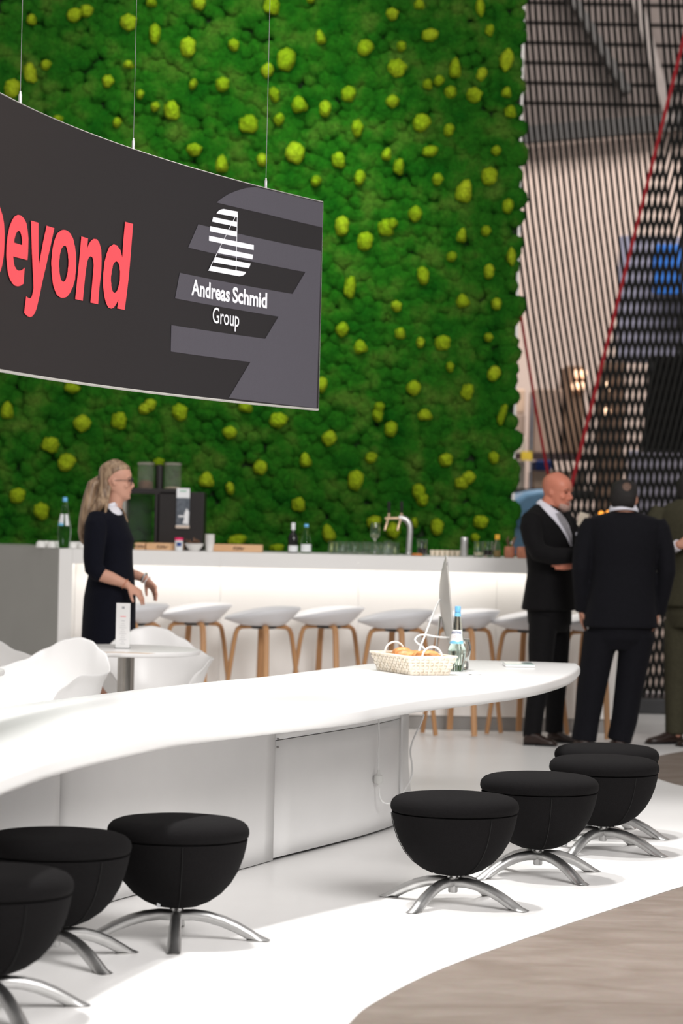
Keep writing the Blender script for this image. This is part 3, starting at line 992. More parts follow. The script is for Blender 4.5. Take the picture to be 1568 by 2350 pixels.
b = MB(); b.prism([(p.x, p.y) for p in core], 0.001, 0.668)
b.build('plinth_core', mat('plinth_core', (0.10, 0.10, 0.10), 0.7, var=0.05), table, org=TO, smooth=30)
# two small screws near the door joint
for (x, y) in ((634, 1735), (633, 1748)):
    p = front[i2]
    z = 0.525 if y < 1740 else 0.49
    b = MB(); b.tube([(p.x + 0.006, p.y - 0.004, z), (p.x + 0.014, p.y - 0.010, z)], 0.004, seg=8)
    b.build('screw', M_kick, table, org=TO)

# ------------------------------------------------------------------ black bowl seats
def make_pouf():
    t = thing('bowl_stool', 'x', 'stool', (0, 0, 0), 0, 'black bowl stools at the long table')
    b = MB()
    b.lathe([(0.0, 0.112), (0.035, 0.113), (0.075, 0.120), (0.115, 0.137), (0.155, 0.165), (0.188, 0.202), (0.213, 0.245), (0.229, 0.288), (0.238, 0.325), (0.2425, 0.352), (0.236, 0.3535), (0.0, 0.3535)], 56)
    bowl = b.build('bowl', M_black, t, smooth=50)
    for a in (0.6, 0.6 + 2.1, 0.6 + 4.2):
        pts = [(r * math.cos(a), r * math.sin(a), z) for r, z in ((0.080, 0.1195), (0.1175, 0.1365), (0.1575, 0.1645), (0.1905, 0.2015), (0.2155, 0.2445), (0.2315, 0.2875), (0.2405, 0.325), (0.2445, 0.350))]
        b2 = MB(); b2.tube(pts, 0.0016, seg=5)
        b2.build('seam', M_seam, bowl)
    b = MB()
    b.lathe([(0.0, 0.3555), (0.232, 0.3555), (0.2405, 0.3575), (0.2455, 0.363), (0.2480, 0.374), (0.2470, 0.386), (0.2420, 0.398), (0.2300, 0.4095), (0.2080, 0.418), (0.165, 0.4235), (0.09, 0.4265), (0.0, 0.4275)], 56)
    b.build('cushion', M_black, t, smooth=60)
    b = MB(); b.lathe([(0.0, 0.046), (0.016, 0.046), (0.019, 0.05), (0.019, 0.10), (0.024, 0.106), (0.026, 0.118), (0.0, 0.118)], 20)
    b.build('hub', M_chrome, t)
    b = MB(); b.box((-0.06, -0.10, 0.133), (0.012, 0.004, 0.016), 0.4)
    b.build('care_tag', M_label, t, smooth=0)
    for k in range(4):
        a = k * PI / 2
        ca, sa = math.cos(a), math.sin(a)
        pts = [(0.010, 0.086), (0.06, 0.0875), (0.11, 0.081), (0.16, 0.067), (0.21, 0.046), (0.255, 0.022), (0.29, 0.001), (0.318, -0.016)]
        rr = [(0.018, 0.020), (0.019, 0.020), (0.020, 0.0205), (0.0215, 0.0205), (0.023, 0.020), (0.024, 0.019), (0.0245, 0.019), (0.0245, 0.018)]
        b = MB()
        b.tube([(Vector((r * ca, r * sa, z)), q[0], q[1]) for (r, z), q in zip(pts, rr)], seg=16, ref=(-sa * 0.001, ca * 0.001, 1))
        for v in b.v:
            if v.z < 0.004:
                v.z = 0.004
        leg = b.build('leg', M_chrome, t, smooth=35)
        b = MB(); b.hloft([(0.285 * ca, 0.285 * sa, 0.0, 0.040, 0.0225, a), (0.285 * ca, 0.285 * sa, 0.0045, 0.040, 0.0225, a)], 20)
        b.build('foot_pad', M_kick, leg)
    return t
pouf = make_pouf()
spots_p = [((1039, 2075), 148, 'black bowl stool nearest the bread basket end, front of its row of four'),
           ((1234, 2010), 123, 'black bowl stool second in the row of four'),
           ((1383, 1953), 145, 'black bowl stool third in the row of four'),
           ((1389, 1916), 150, 'black bowl stool last of the row of four, by the suited men'),
           ((404, 2156), 2, 'black bowl stool with whole chrome foot in view before the plinth panels'),
           ((124, 2204), 38, 'black bowl stool squeezed between two others, middle of the three by the picture edge'),
           ((-30, 2324), 28, 'black bowl stool cut by the picture edge, nearest of all')]
for i, ((x, y), a, lab) in enumerate(spots_p):
    p = WZ(x, y)
    if i == 0:
        pouf.location = p; pouf.rotation_euler = (0, 0, math.radians(a)); pouf['label'] = lab
    else:
        dup(pouf, p, math.radians(a), lab)
# ------------------------------------------------------------------ curved hanging sign
S_ZB, S_ZT = 1.5 + 235.7 * 13 / FPX, 1.5 + 709.5 * 13 / FPX
def sx(d):
    return -1.27 + 0.257 * (d - 9.78) + 0.0568 * (d - 9.78) * (d - 11.245)
ds = np.linspace(8.0, 13.0, 401)
xs = np.array([sx(d) for d in ds])
arc = np.concatenate([[0], np.cumsum(np.hypot(np.diff(ds), np.diff(xs)))])
arc = arc - arc[-1]              # right end is s = 0, negative to the near side
def s_of_d(d): return float(np.interp(d, ds, arc))
def d_of_s(s): return float(np.interp(s, arc, ds))
def sign_pt(s, z, off=0.0):
    d = d_of_s(s)
    t = Vector((sx(d + 0.01) - sx(d - 0.01), 0.02, 0)).normalized()
    n = Vector((t.y, -t.x, 0))
    p = Vector((sx(d), d, z)) + n * off
    return p
def sign_uv(px, py):
    """where a sight line meets the sign: distance along it and height"""
    u, v = uv0(px, py)
    lo, hi = 8.0, 13.6
    best = None
    for d in np.linspace(8.0, 13.3, 1061):
        e = abs(sx(d) - u * d / FPX)
        if best is None or e < best[0]:
            best = (e, d)
    d = best[1]
    s = s_of_d(min(d, 13.0)) + max(0, d - 13.0) * 1.1
    return s, CAMH - v * d / FPX
sign = thing('hanging_sign', 'curved dark grey hanging sign with red lettering and striped emblem', 'sign', (sx(11.5), 11.5, S_ZB))
SO = sign.location
s0 = arc[0]
NS = 70
def sign_material():
    m = bpy.data.materials.new('sign_print')
    m.use_nodes = True
    nt = m.node_tree; N, L = nt.nodes, nt.links
    b = N['Principled BSDF']; b.inputs['Roughness'].default_value = 0.42; b.inputs['Specular IOR Level'].default_value = 0.2
    n = N.new('ShaderNodeTexNoise'); n.inputs['Scale'].default_value = 260
    tc = N.new('ShaderNodeTexCoord'); L.new(tc.outputs['Object'], n.inputs['Vector'])
    r = N.new('ShaderNodeValToRGB')
    r.color_ramp.elements[0].position = 0.3; r.color_ramp.elements[0].color = (0.0125, 0.0110, 0.0125, 1)
    r.color_ramp.elements[1].position = 0.7; r.color_ramp.elements[1].color = (0.0175, 0.0158, 0.0175, 1)
    L.new(n.outputs['Fac'], r.inputs['Fac']); L.new(r.outputs['Color'], b.inputs['Base Color'])
    return m
M_signm = sign_material()
M_stripe = mat('sign_stripe', (0.078, 0.073, 0.089), 0.42, var=0.06, vscale=200, spec=0.2)
vs, fs = [], []
for i in range(NS + 1):
    s = s0 * (1 - i / NS)
    for z in (S_ZB, S_ZT):
        for off in (0.0, -0.014):
            vs.append(sign_pt(s, z, off))
for i in range(NS):
    a, b_ = i * 4, (i + 1) * 4
    fs += [(a, b_, b_ + 2, a + 2), (a + 1, a + 3, b_ + 3, b_ + 1), (a, a + 1, b_ + 1, b_), (a + 2, b_ + 2, b_ + 3, a + 3)]
fs += [(0, 2, 3, 1), (NS * 4, NS * 4 + 1, NS * 4 + 3, NS * 4 + 2)]
b = MB(); b.add(vs, fs)
b.build('board', M_signm, sign, org=SO, smooth=30)
# pale edge profile round the board
ring = [sign_pt(s0 * (1 - i / NS), S_ZB - 0.004, -0.008) for i in range(NS + 1)]
b = MB(); b.tube(ring, (0.011, 0.006), seg=8); b.build('lower_edge', mat('edge_profile', (0.42, 0.41, 0.38), 0.4, var=0.03), sign, org=SO)
ring = [sign_pt(s0 * (1 - i / NS), S_ZT + 0.002, -0.007) for i in range(NS + 1)]
b = MB(); b.tube(ring, (0.009, 0.003), seg=8); b.build('upper_edge', MATS['edge_profile'], sign, org=SO)
b = MB(); b.tube([sign_pt(0, S_ZB, -0.007) + Vector((0.003, 0.003, 0)), sign_pt(0, S_ZT, -0.007) + Vector((0.003, 0.003, 0))], 0.004, seg=6); b.build('end_edge', MATS['edge_profile'], sign, org=SO)

def on_sign(me, name, m, off, parent=None):
    """lay a flat (s, z) mesh on the curved board"""
    bm = bmesh.new(); bm.from_mesh(me)
    ss = [v.co.x for v in bm.verts]
    lo, hi = min(ss), max(ss)
    k = int((hi - lo) / 0.06)
    for i in range(1, k + 1):
        x = lo + (hi - lo) * i / (k + 1)
        bmesh.ops.bisect_plane(bm, geom=bm.verts[:] + bm.edges[:] + bm.faces[:], plane_co=(x, 0, 0), plane_no=(1, 0, 0))
    bmesh.ops.triangulate(bm, faces=bm.faces)
    for v in bm.verts:
        v.co = sign_pt(min(v.co.x, -0.002), max(min(v.co.y, S_ZT - 0.002), S_ZB + 0.002), off) - SO
    for f in bm.faces:
        f.normal_update()
        if f.normal.x < 0:
            f.normal_flip()
    bm.to_mesh(me); bm.free()
    return link(name, me, m, parent or sign, smooth=0, recalc=False)
def px_poly(pts, name, m, off, parent=None):
    uvs = [sign_uv(x, y) for x, y in pts]
    tris = tessellate_polygon([[Vector((s, z, 0)) for s, z in uvs]])
    me = bpy.data.meshes.new(name)
    me.from_pydata([(s, z, 0) for s, z in uvs], [], [tuple(t) for t in tris])
    return on_sign(me, name, m, off, parent)
def Z2(pts):
    return [(x / 1.96, 400 + y / 1.96) for x, y in pts]
px_poly(Z2([(890, 225), (1445, 345), (1424, 1052), (1028, 1006), (1125, 845), (766, 797), (770, 678), (1193, 740), (1253, 640), (785, 558), (808, 443), (1315, 538), (1373, 440), (845, 330)]), 'pale_stripes', M_stripe, 0.0015)
px_poly(Z2([(973, 127), (1000, 106), (1030, 88), (1065, 73), (1105, 62), (1150, 57), (1300, 92), (1454, 130), (1449, 239), (1200, 180)]), 'pale_stripe', M_stripe, 0.0015)
em = px_poly(Z2([(938, 276), (1139, 318), (1138, 341), (937, 299)]), 'emblem_bar', M_print, 0.0035)
for pts in ([(972, 176), (978, 166), (988, 159), (1003, 156), (1067, 168), (1067, 194)], [(957, 192), (1065, 215), (1065, 237), (950, 213)], [(943, 233), (1064, 258), (1064, 281), (940, 256)],
            [(988, 331), (1137, 362), (1133, 383), (976, 354)], [(967, 372), (1125, 402), (1117, 423), (956, 396)], [(946, 412), (1105, 440), (1099, 449), (1090, 456), (1075, 459), (935, 433)],
            [(1064.2, 168), (1066.4, 168), (1061.2, 437), (1059.0, 437)], [(1054, 193), (1056.4, 193), (937.5, 434), (935, 434)]):
    px_poly(Z2(pts), 'emblem_bar', M_print, 0.0035)
def sign_text(body, bold, left, right, base, top, name, m, probe=None):
    """lettering whose inked box runs from sight line left to right, its base and ascender on the given heights"""
    me = text_mesh(body, bold)
    co = [v.co.copy() for v in me.vertices]
    x1 = max(c.x for c in co)
    if probe:
        mp_ = text_mesh(probe, bold)
        w = max(v.co.x for v in mp_.vertices) - min(v.co.x for v in mp_.vertices)
    else:
        w = x1 - min(c.x for c in co)
    cap = text_mesh('d', bold)
    hi = max(v.co.y for v in cap.vertices)
    lo = min(v.co.y for v in cap.vertices)
    s_l, s_r = sign_uv(*left)[0], sign_uv(*right)[0]
    zb, zt = sign_uv(*base)[1], sign_uv(*top)[1]
    for v in me.vertices:
        v.co = Vector((s_r + (v.co.x - x1) / w * (s_r - s_l), zb + (v.co.y - lo) / (hi - lo) * (zt - zb), 0))
    return on_sign(me, name, m, 0.004)
def z2(x, y): return (x / 1.96, 400 + y / 1.96)
def letter(outer, holes=()):
    loops = [[sign_uv(x / 4.9, 470 + y / 4.9) for x, y in lp] for lp in [outer] + list(holes)]
    tris = tessellate_polygon([[Vector((s, z, 0)) for s, z in lp] for lp in loops])
    flat = [p for lp in loops for p in lp]
    me = bpy.data.meshes.new('red_letter')
    me.from_pydata([(s, z, 0) for s, z in flat], [], [tuple(t) for t in tris])
    return on_sign(me, 'red_letter', M_red, 0.004)
def curve(pts):
    return [(p.x, p.y) for p in smoothline([(x, y, 0) for x, y in pts], 3, True)]
letter([(-250, -470), (-160, -440), (-165, 40), (-140, -20), (-100, -60), (-60, -50), (-20, 10), (0, 62), (18, 120), (32, 210), (40, 330), (38, 460), (30, 570), (15, 670), (0, 735), (-30, 800), (-70, 835), (-110, 800), (-140, 740), (-150, 800), (-245, 770)],
       [[(-100, 150), (-75, 160), (-58, 240), (-52, 350), (-58, 470), (-75, 560), (-100, 600), (-130, 560), (-150, 470), (-152, 340), (-140, 220), (-120, 165)]])
letter([(190, 112), (225, 120), (260, 155), (285, 210), (300, 290), (307, 380), (308, 440), (304, 530), (297, 622), (137, 580), (138, 610), (142, 650), (153, 690), (172, 725), (198, 741), (225, 738), (250, 722), (266, 708), (250, 888), (222, 908), (190, 916), (160, 910), (128, 885), (100, 840), (78, 770), (64, 680), (58, 570), (62, 460), (74, 350), (95, 250), (125, 170), (155, 128)],
       [[(150, 427), (152, 390), (160, 345), (175, 308), (195, 292), (215, 302), (230, 345), (237, 400), (237, 453)]])
letter([(336, 178), (420, 203), (424, 450), (429, 675), (470, 450), (512, 235), (602, 262), (560, 450), (510, 680), (460, 900), (435, 1020), (420, 1090), (400, 1160), (378, 1220), (350, 1255), (325, 1263), (295, 1250), (258, 1215), (270, 1110), (285, 1028), (305, 1046), (325, 1054), (342, 1040), (356, 1000), (365, 940), (362, 850), (350, 560)])
letter(curve([(710, 282), (755, 298), (795, 345), (825, 430), (843, 540), (846, 660), (838, 790), (820, 890), (785, 975), (745, 1030), (700, 1047), (655, 1035), (615, 985), (588, 900), (572, 790), (567, 670), (574, 540), (592, 430), (625, 340), (665, 295)]),
       [curve([(717, 460), (737, 480), (752, 540), (758, 620), (754, 720), (742, 800), (722, 852), (698, 866), (678, 845), (662, 780), (655, 690), (660, 600), (673, 520), (693, 473)])])
letter([(903, 356), (980, 378), (972, 492), (990, 440), (1015, 400), (1045, 382), (1080, 388), (1110, 430), (1128, 510), (1133, 620), (1128, 740), (1110, 920), (1092, 1118), (1005, 1100), (1020, 950), (1035, 780), (1043, 680), (1040, 630), (1028, 590), (1010, 578), (990, 588), (972, 630), (960, 700), (948, 800), (935, 930), (921, 1080), (837, 1060), (858, 860), (882, 600)])
letter([(1398, 191), (1488, 215), (1465, 520), (1438, 800), (1410, 1030), (1392, 1182), (1310, 1165), (1322, 1065), (1300, 1115), (1272, 1155), (1240, 1168), (1210, 1155), (1182, 1105), (1160, 1020), (1148, 900), (1152, 780), (1165, 650), (1188, 550), (1220, 475), (1268, 444), (1310, 458), (1345, 510), (1364, 595), (1378, 420)],
       [curve([(1298, 636), (1318, 650), (1333, 700), (1340, 770), (1336, 850), (1322, 930), (1300, 975), (1278, 989), (1258, 970), (1244, 910), (1239, 830), (1246, 750), (1260, 690), (1278, 650)])])
sign_text('Andreas', 0.030, (437.5, 660), (526.5, 680), (480, 685.5), (482, 648.5), 'name_lettering', M_print)
sign_text('Schmid', 0.030, (532, 680), (611, 690), (606.5, 707), (609, 672), 'name_lettering', M_print)
sign_text('Group', 0.006, (487, 720), (547.5, 735), (492, 741.5), (500, 707), 'group_lettering', M_print)
# suspension wires with sleeves
for (x, y, xt) in ((50, 238, 51), (310, 346, 318), (613, 432, 632)):
    s, z = sign_uv(x, y)
    p = sign_pt(s, S_ZT + 0.003, -0.007)
    top = Vector((p.x + 0.0, p.y + 0.02, 5.6))
    b = MB(); b.lathe([(0.0, 0.0), (0.0065, 0.0), (0.0065, 0.034), (0.004, 0.038), (0.004, 0.046), (0.0, 0.046)], 12, c=p)
    b.build('wire_sleeve', M_alu, sign, org=SO)
    b = MB(); b.tube([p + Vector((0, 0, 0.04)), top], 0.0011, seg=6)
    b.build('suspension_wire', mat('steel_wire', (0.38, 0.38, 0.38), 0.35, 0.7, var=0.02), sign, org=SO)
# ------------------------------------------------------------------ cafe table with steel column
ct = W(290, 1494, 14.8)
cafe = thing('cafe_table', 'round white cafe table on a steel column beside the woman', 'table', (ct.x, ct.y, 0))
b = MB()
b.lathe([(0.0, 0.698), (0.385, 0.698), (0.403, 0.702), (0.407, 0.714), (0.403, 0.726), (0.385, 0.73), (0.0, 0.73)], 64)
b.build('table_top', M_shell, cafe)
b = MB(); b.lathe([(0.046, 0.02), (0.046, 0.698)], 32); b.build('column', M_steel, cafe)
b = MB(); b.lathe([(0.0, 0.0), (0.24, 0.0), (0.25, 0.006), (0.25, 0.012), (0.06, 0.02), (0.05, 0.03), (0.0, 0.03)], 48); b.build('base_plate', M_steel, cafe)
b = MB(); b.lathe([(0.0, 0.682), (0.13, 0.684), (0.13, 0.698), (0.0, 0.698)], 32); b.build('top_flange', M_steel, cafe)

# menu stand
mp_ = W(281, 1495, 14.72)
t = thing('menu_stand', 'upright white menu card in clear stand on the cafe table', 'menu', (mp_.x, mp_.y, 0.731), 0.06)
b = MB(); b.box((0, -0.004, 0.124), (0.076, 0.004, 0.245)); b.build('card', M_paper, t, smooth=0)
b = MB()
b.box((0, 0.0, 0.124), (0.082, 0.003, 0.248))
b.build('clear_sleeve', M_glass, t, smooth=0)
b = MB(); b.box((0, 0, 0.0025), (0.085, 0.06, 0.004)); b.build('foot', M_glass, t, smooth=0)
lines = [(0.222, 0.014, 0.012), (0.174, 0.030, 0.003), (0.150, 0.02, 0.002)] + [(0.135 - 0.011 * i, 0.016 + 0.010 * ((i * 7) % 3), 0.0014) for i in range(11)]
for i, (z, w, h) in enumerate(lines):
    b = MB(); b.box((0, -0.0064, z), (w, 0.0006, h))
    b.build('print_line', M_red if i == 1 else M_ink, t, smooth=0)
# kraft napkins on the cafe table
for i, (x, y, rz, lab) in enumerate(((256, 1497, 0.25, 'kraft paper mat lying before the menu stand on the cafe table'), (318, 1499, -0.35, 'kraft paper mat lying past the menu stand on the cafe table'))):
    p = WZ(x, y, 0.7312 + 0.0012 * i)
    b = MB(); b.box((p.x, p.y, 0.7313 + 0.0014 * i), (0.15, 0.10, 0.0010), rz)
    tag(b.build('paper_mat', M_kraft, smooth=0), lab, 'napkin', 'paper mats on the cafe table')

# ------------------------------------------------------------------ moulded armchairs
def make_armchair():
    """one-piece shell with arms, facing +x"""
    t = thing('shell_armchair', 'x', 'chair', (0, 0, 0), 0, 'white moulded armchairs')
    seg = 64
    # rim: angle 0 = front, going round by the arm to the back
    def rim(a):
        c = math.cos(a); s = math.sin(a)           # c=1 front, c=-1 back
        # key heights and radii by angle from the front
        t_ = abs(((a + PI) % (2 * PI)) - PI) / PI    # 0 front .. 1 back
        keys = [(0.0, 0.235, 0.0, 0.43), (0.12, 0.245, 0.0, 0.432), (0.20, 0.29, 0.0, 0.47), (0.27, 0.335, 0.0, 0.605), (0.34, 0.335, 0.0, 0.668), (0.46, 0.325, 0.0, 0.662),
                (0.58, 0.315, 0, 0.668), (0.70, 0.305, 0, 0.702), (0.82, 0.305, 0, 0.765), (0.91, 0.31, 0, 0.815), (1.0, 0.31, 0, 0.832)]
        for k0, k1 in zip(keys[:-1], keys[1:]):
            if k0[0] <= t_ <= k1[0]:
                f = (t_ - k0[0]) / (k1[0] - k0[0])
                f = f * f * (3 - 2 * f)
                return k0[1] + (k1[1] - k0[1]) * f, k0[3] + (k1[3] - k0[3]) * f
        return 0.31, 0.83
    nr = 14
    vs, fs = [], []
    for j in range(nr + 1):
        r = max(j / nr, 0.002)
        for i in range(seg):
            a = 2 * PI * i / seg
            R, H = rim(a)
            flat = min(1.0, r / 0.62)
            x, y = math.cos(a), math.sin(a)
            base = 0.23
            if r < 0.62:
                rad = (base * (R / 0.31)) * (r / 0.62)
                z = 0.425 + 0.010 * (r / 0.62) ** 2
            else:
                f = (r - 0.62) / 0.38
                r0 = base * (R / 0.31)
                curve = math.sin(f * PI / 2)
                rad = r0 + (R - r0) * (0.55 * curve + 0.45 * f)
                lip = 0.0
                z0 = 0.435
                z = z0 + (H - z0) * (f ** 1.6)
                if H > 0.6 and f > 0.86:
                    rad += 0.03 * (f - 0.86) / 0.14 * (1 if abs(y) > 0.55 else 0.35)
                    z -= 0.012 * ((f - 0.86) / 0.14) ** 2
            vs.append((rad * x * 1.0, rad * y * 1.0, z))
    for j in range(nr):
        for i in range(seg):
            k = (i + 1) % seg
            fs.append((j * seg + i, j * seg + k, (j + 1) * seg + k, (j + 1) * seg + i))
    b = MB(); b.add(vs, fs)
    o = b.build('shell', M_shell, t, smooth=80)
    s = o.modifiers.new('thick', 'SOLIDIFY'); s.thickness = 0.008; s.offset = 0
    ss = o.modifiers.new('soft', 'SUBSURF'); ss.levels = 1; ss.render_levels = 1
    for sx_, sy_ in ((1, 1), (1, -1), (-1, 1), (-1, -1)):
        b = MB(); b.tube([(Vector((0.10 * sx_, 0.10 * sy_, 0.415)), 0.015, 0.015), (Vector((0.24 * sx_, 0.23 * sy_, 0.003)), 0.010, 0.010)], seg=12)
        b.build('leg', M_oak, t)
    for sy_ in (1, -1):
        b = MB(); b.tube([(0.15, 0.145 * sy_, 0.27), (-0.15, 0.145 * sy_, 0.27)], 0.006, seg=8); b.build('brace', M_plastic, t)
    b = MB(); b.box((0, 0, 0.413), (0.2, 0.2, 0.018)); b.build('mount', M_plastic, t, bevel=0.004)
    return t
arm = make_armchair()
p = W(350, 1500, 15.42)
arm.location = (p.x, p.y, 0); arm.rotation_euler = (0, 0, math.radians(-84)); arm['label'] = 'white moulded armchair behind the cafe table, arm pointing to the bar stools'
p = W(104, 1500, 13.9)
dup(arm, (p.x, p.y, 0), math.radians(243), 'white moulded armchair nearest, close to the long table')
p = W(-32, 1500, 15.3)
dup(arm, (p.x, p.y, 0), math.radians(75), 'white moulded armchair cut by the picture edge before the shaded bar side')
# second cafe table, cut by the picture edge
p = W(-190, 1538, 12.62)
t = thing('cafe_table', 'rim of another white cafe table at the picture edge', 'table', (p.x, p.y, 0))
b = MB(); b.lathe([(0.0, 0.698), (0.385, 0.698), (0.403, 0.702), (0.407, 0.714), (0.403, 0.726), (0.385, 0.73), (0.0, 0.73)], 64); b.build('table_top', M_shell, t)
b = MB(); b.lathe([(0.046, 0.02), (0.046, 0.698)], 32); b.build('column', M_steel, t)
b = MB(); b.lathe([(0.0, 0.0), (0.24, 0.0), (0.25, 0.012), (0.06, 0.02), (0.0, 0.03)], 48); b.build('base_plate', M_steel, t)
# ------------------------------------------------------------------ bread basket
A = WZ(868, 1538, TZ); B = WZ(945, 1550, TZ); Cn = WZ(1022, 1549, TZ)
la, lb = 0.395, 0.19
ea = (B - A); ea.z = 0; ea.normalize()
eb = Vector((-ea.y, ea.x, 0))
ctr = B - ea * la / 2 + eb * lb / 2
bk = thing('bread_basket', 'white woven splint basket of bread with two hoop handles', 'basket', (ctr.x, ctr.y, TZ + 0.001))
def bpt(a, b_, z):            # a along length -1..1, b across -1..1, z 0..1 up the flare
    fl = 0.028 * z
    p = ea * (a * (la / 2 + fl)) + eb * (b_ * (lb / 2 + fl))
    return Vector((p.x, p.y, z * 0.088))
def perim(u, z, off=0.0):     # u 0..1 round the basket
    per = [(la, (1, 0)), (lb, (0, 1)), (la, (-1, 0)), (lb, (0, -1))]
    tot = 2 * (la + lb)
    s = (u % 1.0) * tot
    if s < la: a, b_, n = -1 + 2 * s / la, -1, -eb
    elif s < la + lb: a, b_, n = 1, -1 + 2 * (s - la) / lb, ea
    elif s < 2 * la + lb: a, b_, n = 1 - 2 * (s - la - lb) / la, 1, eb
    else: a, b_, n = -1, 1 - 2 * (s - 2 * la - lb) / lb, -ea
    return bpt(a, b_, z) + n * off
# inner lining
b = MB()
rings = []
for z in (0.02, 0.5, 0.97):
    rings.append([perim(i / 80, z, -0.002) for i in range(80)])
vs = [p for r in rings for p in r]
fs = [(j * 80 + i, j * 80 + (i + 1) % 80, (j + 1) * 80 + (i + 1) % 80, (j + 1) * 80 + i) for j in range(2) for i in range(80)]
fs.append(tuple(range(80)))
b.add(vs, fs)
o = b.build('lining', M_rattan2, bk, smooth=30, recalc=False)
sl = o.modifiers.new('thick', 'SOLIDIFY'); sl.thickness = 0.003
nst = 56
b = MB()
for row in range(6):
    z0, z1 = row / 6 + 0.012, (row + 1) / 6 - 0.006
    n = nst * 4
    vo, vi = [], []
    for i in range(n):
        ph = math.cos(PI * (i / 4.0) + PI * row)
        off = 0.0032 + 0.0030 * ph
        vs_ = [perim(i / n, z0, off), perim(i / n, z1, off), perim(i / n, z1, off + 0.0016), perim(i / n, z0, off + 0.0016)]
        vo += vs_
    fs = []
    for i in range(n):
        k = (i + 1) % n
        for q in range(4):
            r_ = (q + 1) % 4
            fs.append((i * 4 + q, k * 4 + q, k * 4 + r_, i * 4 + r_))
    b.add(vo, fs)
o = b.build('weave', M_rattan, bk, smooth=40)
o['kind'] = 'stuff'
b = MB()
for i in range(nst):
    u = i / nst
    w = 0.0042 / (la + lb)
    b.add([perim(u - w / 2, 0.0, 0.003), perim(u + w / 2, 0.0, 0.003), perim(u + w / 2, 1.0, 0.003), perim(u - w / 2, 1.0, 0.003),
           perim(u - w / 2, 0.0, 0.0055), perim(u + w / 2, 0.0, 0.0055), perim(u + w / 2, 1.0, 0.0055), perim(u - w / 2, 1.0, 0.0055)],
          [(3, 2, 1, 0), (4, 5, 6, 7), (0, 1, 5, 4), (1, 2, 6, 5), (2, 3, 7, 6), (3, 0, 4, 7)])
o = b.build('stakes', M_rattan, bk, smooth=0)
o['kind'] = 'stuff'
b = MB(); b.tube([perim(i / 96, 1.0, 0.003) for i in range(97)], (0.0075, 0.0055), seg=8)
b.build('rim', M_rattan, bk)
for sgn in (-1, 1):
    c0 = ea * (sgn * (la / 2 + 0.022))
    pts = []
    for k in range(13):
        a = PI * k / 12
        p = c0 * (1.0) + eb * (0.052 * math.cos(a)) + Vector((0, 0, 0.085 + 0.052 * math.sin(a)))
        pts.append(p)
    b = MB(); b.tube(pts, (0.0048, 0.0048), seg=8)
    b.build('handle', mat('handle_white', (0.84, 0.82, 0.79), 0.5, var=0.02), bk)
# bread rolls
def roll(c, size, rz, seed, label):
    bm = bmesh.new()
    bmesh.ops.create_icosphere(bm, subdivisions=4, radius=1)
    off = Vector((seed * 7.1, seed * 3.3, 0))
    for v in bm.verts:
        p = v.co.copy()
        groove = 0.10 * math.exp(-((abs(p.y) - 0.0) / 0.12) ** 2) * max(0, p.z)
        n = 0.10 * mnoise.noise(p * 2.2 + off)
        p *= 1 + n - groove
        v.co = Vector((p.x * size[0], p.y * size[1], (p.z if p.z > 0 else p.z * 0.6) * size[2]))
    me = bpy.data.meshes.new('pretzel_roll'); bm.to_mesh(me); bm.free()
    o = link('pretzel_roll', me, M_bread, smooth=80)
    o.location = c; o.rotation_euler = (random.uniform(-0.2, 0.2), random.uniform(-0.2, 0.2), rz)
    tag(o, label, 'bread', 'bread in the basket')
    return o
ang = math.atan2(ea.y, ea.x)
for a, b_, z, size, rz, lab in ((-0.52, -0.1, 0.074, (0.055, 0.043, 0.032), 0.4, 'brown roll farthest back in the basket'), (-0.08, -0.25, 0.072, (0.06, 0.036, 0.027), 1.2, 'pale twisted roll in the middle of the basket'),
                               (0.28, 0.1, 0.068, (0.045, 0.04, 0.026), 0.2, 'small roll between the two larger rolls of the basket'), (0.62, 0.15, 0.076, (0.062, 0.042, 0.030), 0.9, 'glossy brown roll under the front basket handle'),
                               (-0.45, 0.5, 0.06, (0.05, 0.04, 0.03), 0.1, 'roll half hidden behind the others in the basket')):
    p = bpt(a, b_, 0.6)
    roll((ctr.x + p.x, ctr.y + p.y, TZ + z + 0.012), size, ang + rz, a * 10 + 20, lab)

# ------------------------------------------------------------------ water bottle
def bottle(name, label, loc, prof, m, capz, capr, capm, labelspec=None, group=None, water=True, cat='bottle'):
    t = thing(name, label, cat, loc, 0, group)
    b = MB(); b.lathe(prof, 40)
    b.build('glass_body', m, t, smooth=60)
    b = MB(); b.lathe([(0.0, capz[0]), (capr, capz[0]), (capr, capz[1] - 0.003), (capr - 0.002, capz[1]), (0.0, capz[1])], 24)
    b.build('cap', capm, t)
    return t
def interp(prof, z):
    for (r0, z0), (r1, z1) in zip(prof[:-1], prof[1:]):
        if z0 <= z <= z1 and z1 > z0:
            return r0 + (r1 - r0) * (z - z0) / (z1 - z0)
    return prof[-1][0]
BPROF = [(0.0, 0.0), (0.030, 0.0), (0.034, 0.006), (0.036, 0.035), (0.0425, 0.072), (0.0445, 0.097), (0.0425, 0.113), (0.038, 0.125), (0.0355, 0.134), (0.027, 0.19), (0.0195, 0.24), (0.0155, 0.27), (0.0135, 0.29), (0.0135, 0.312), (0.0, 0.312)]
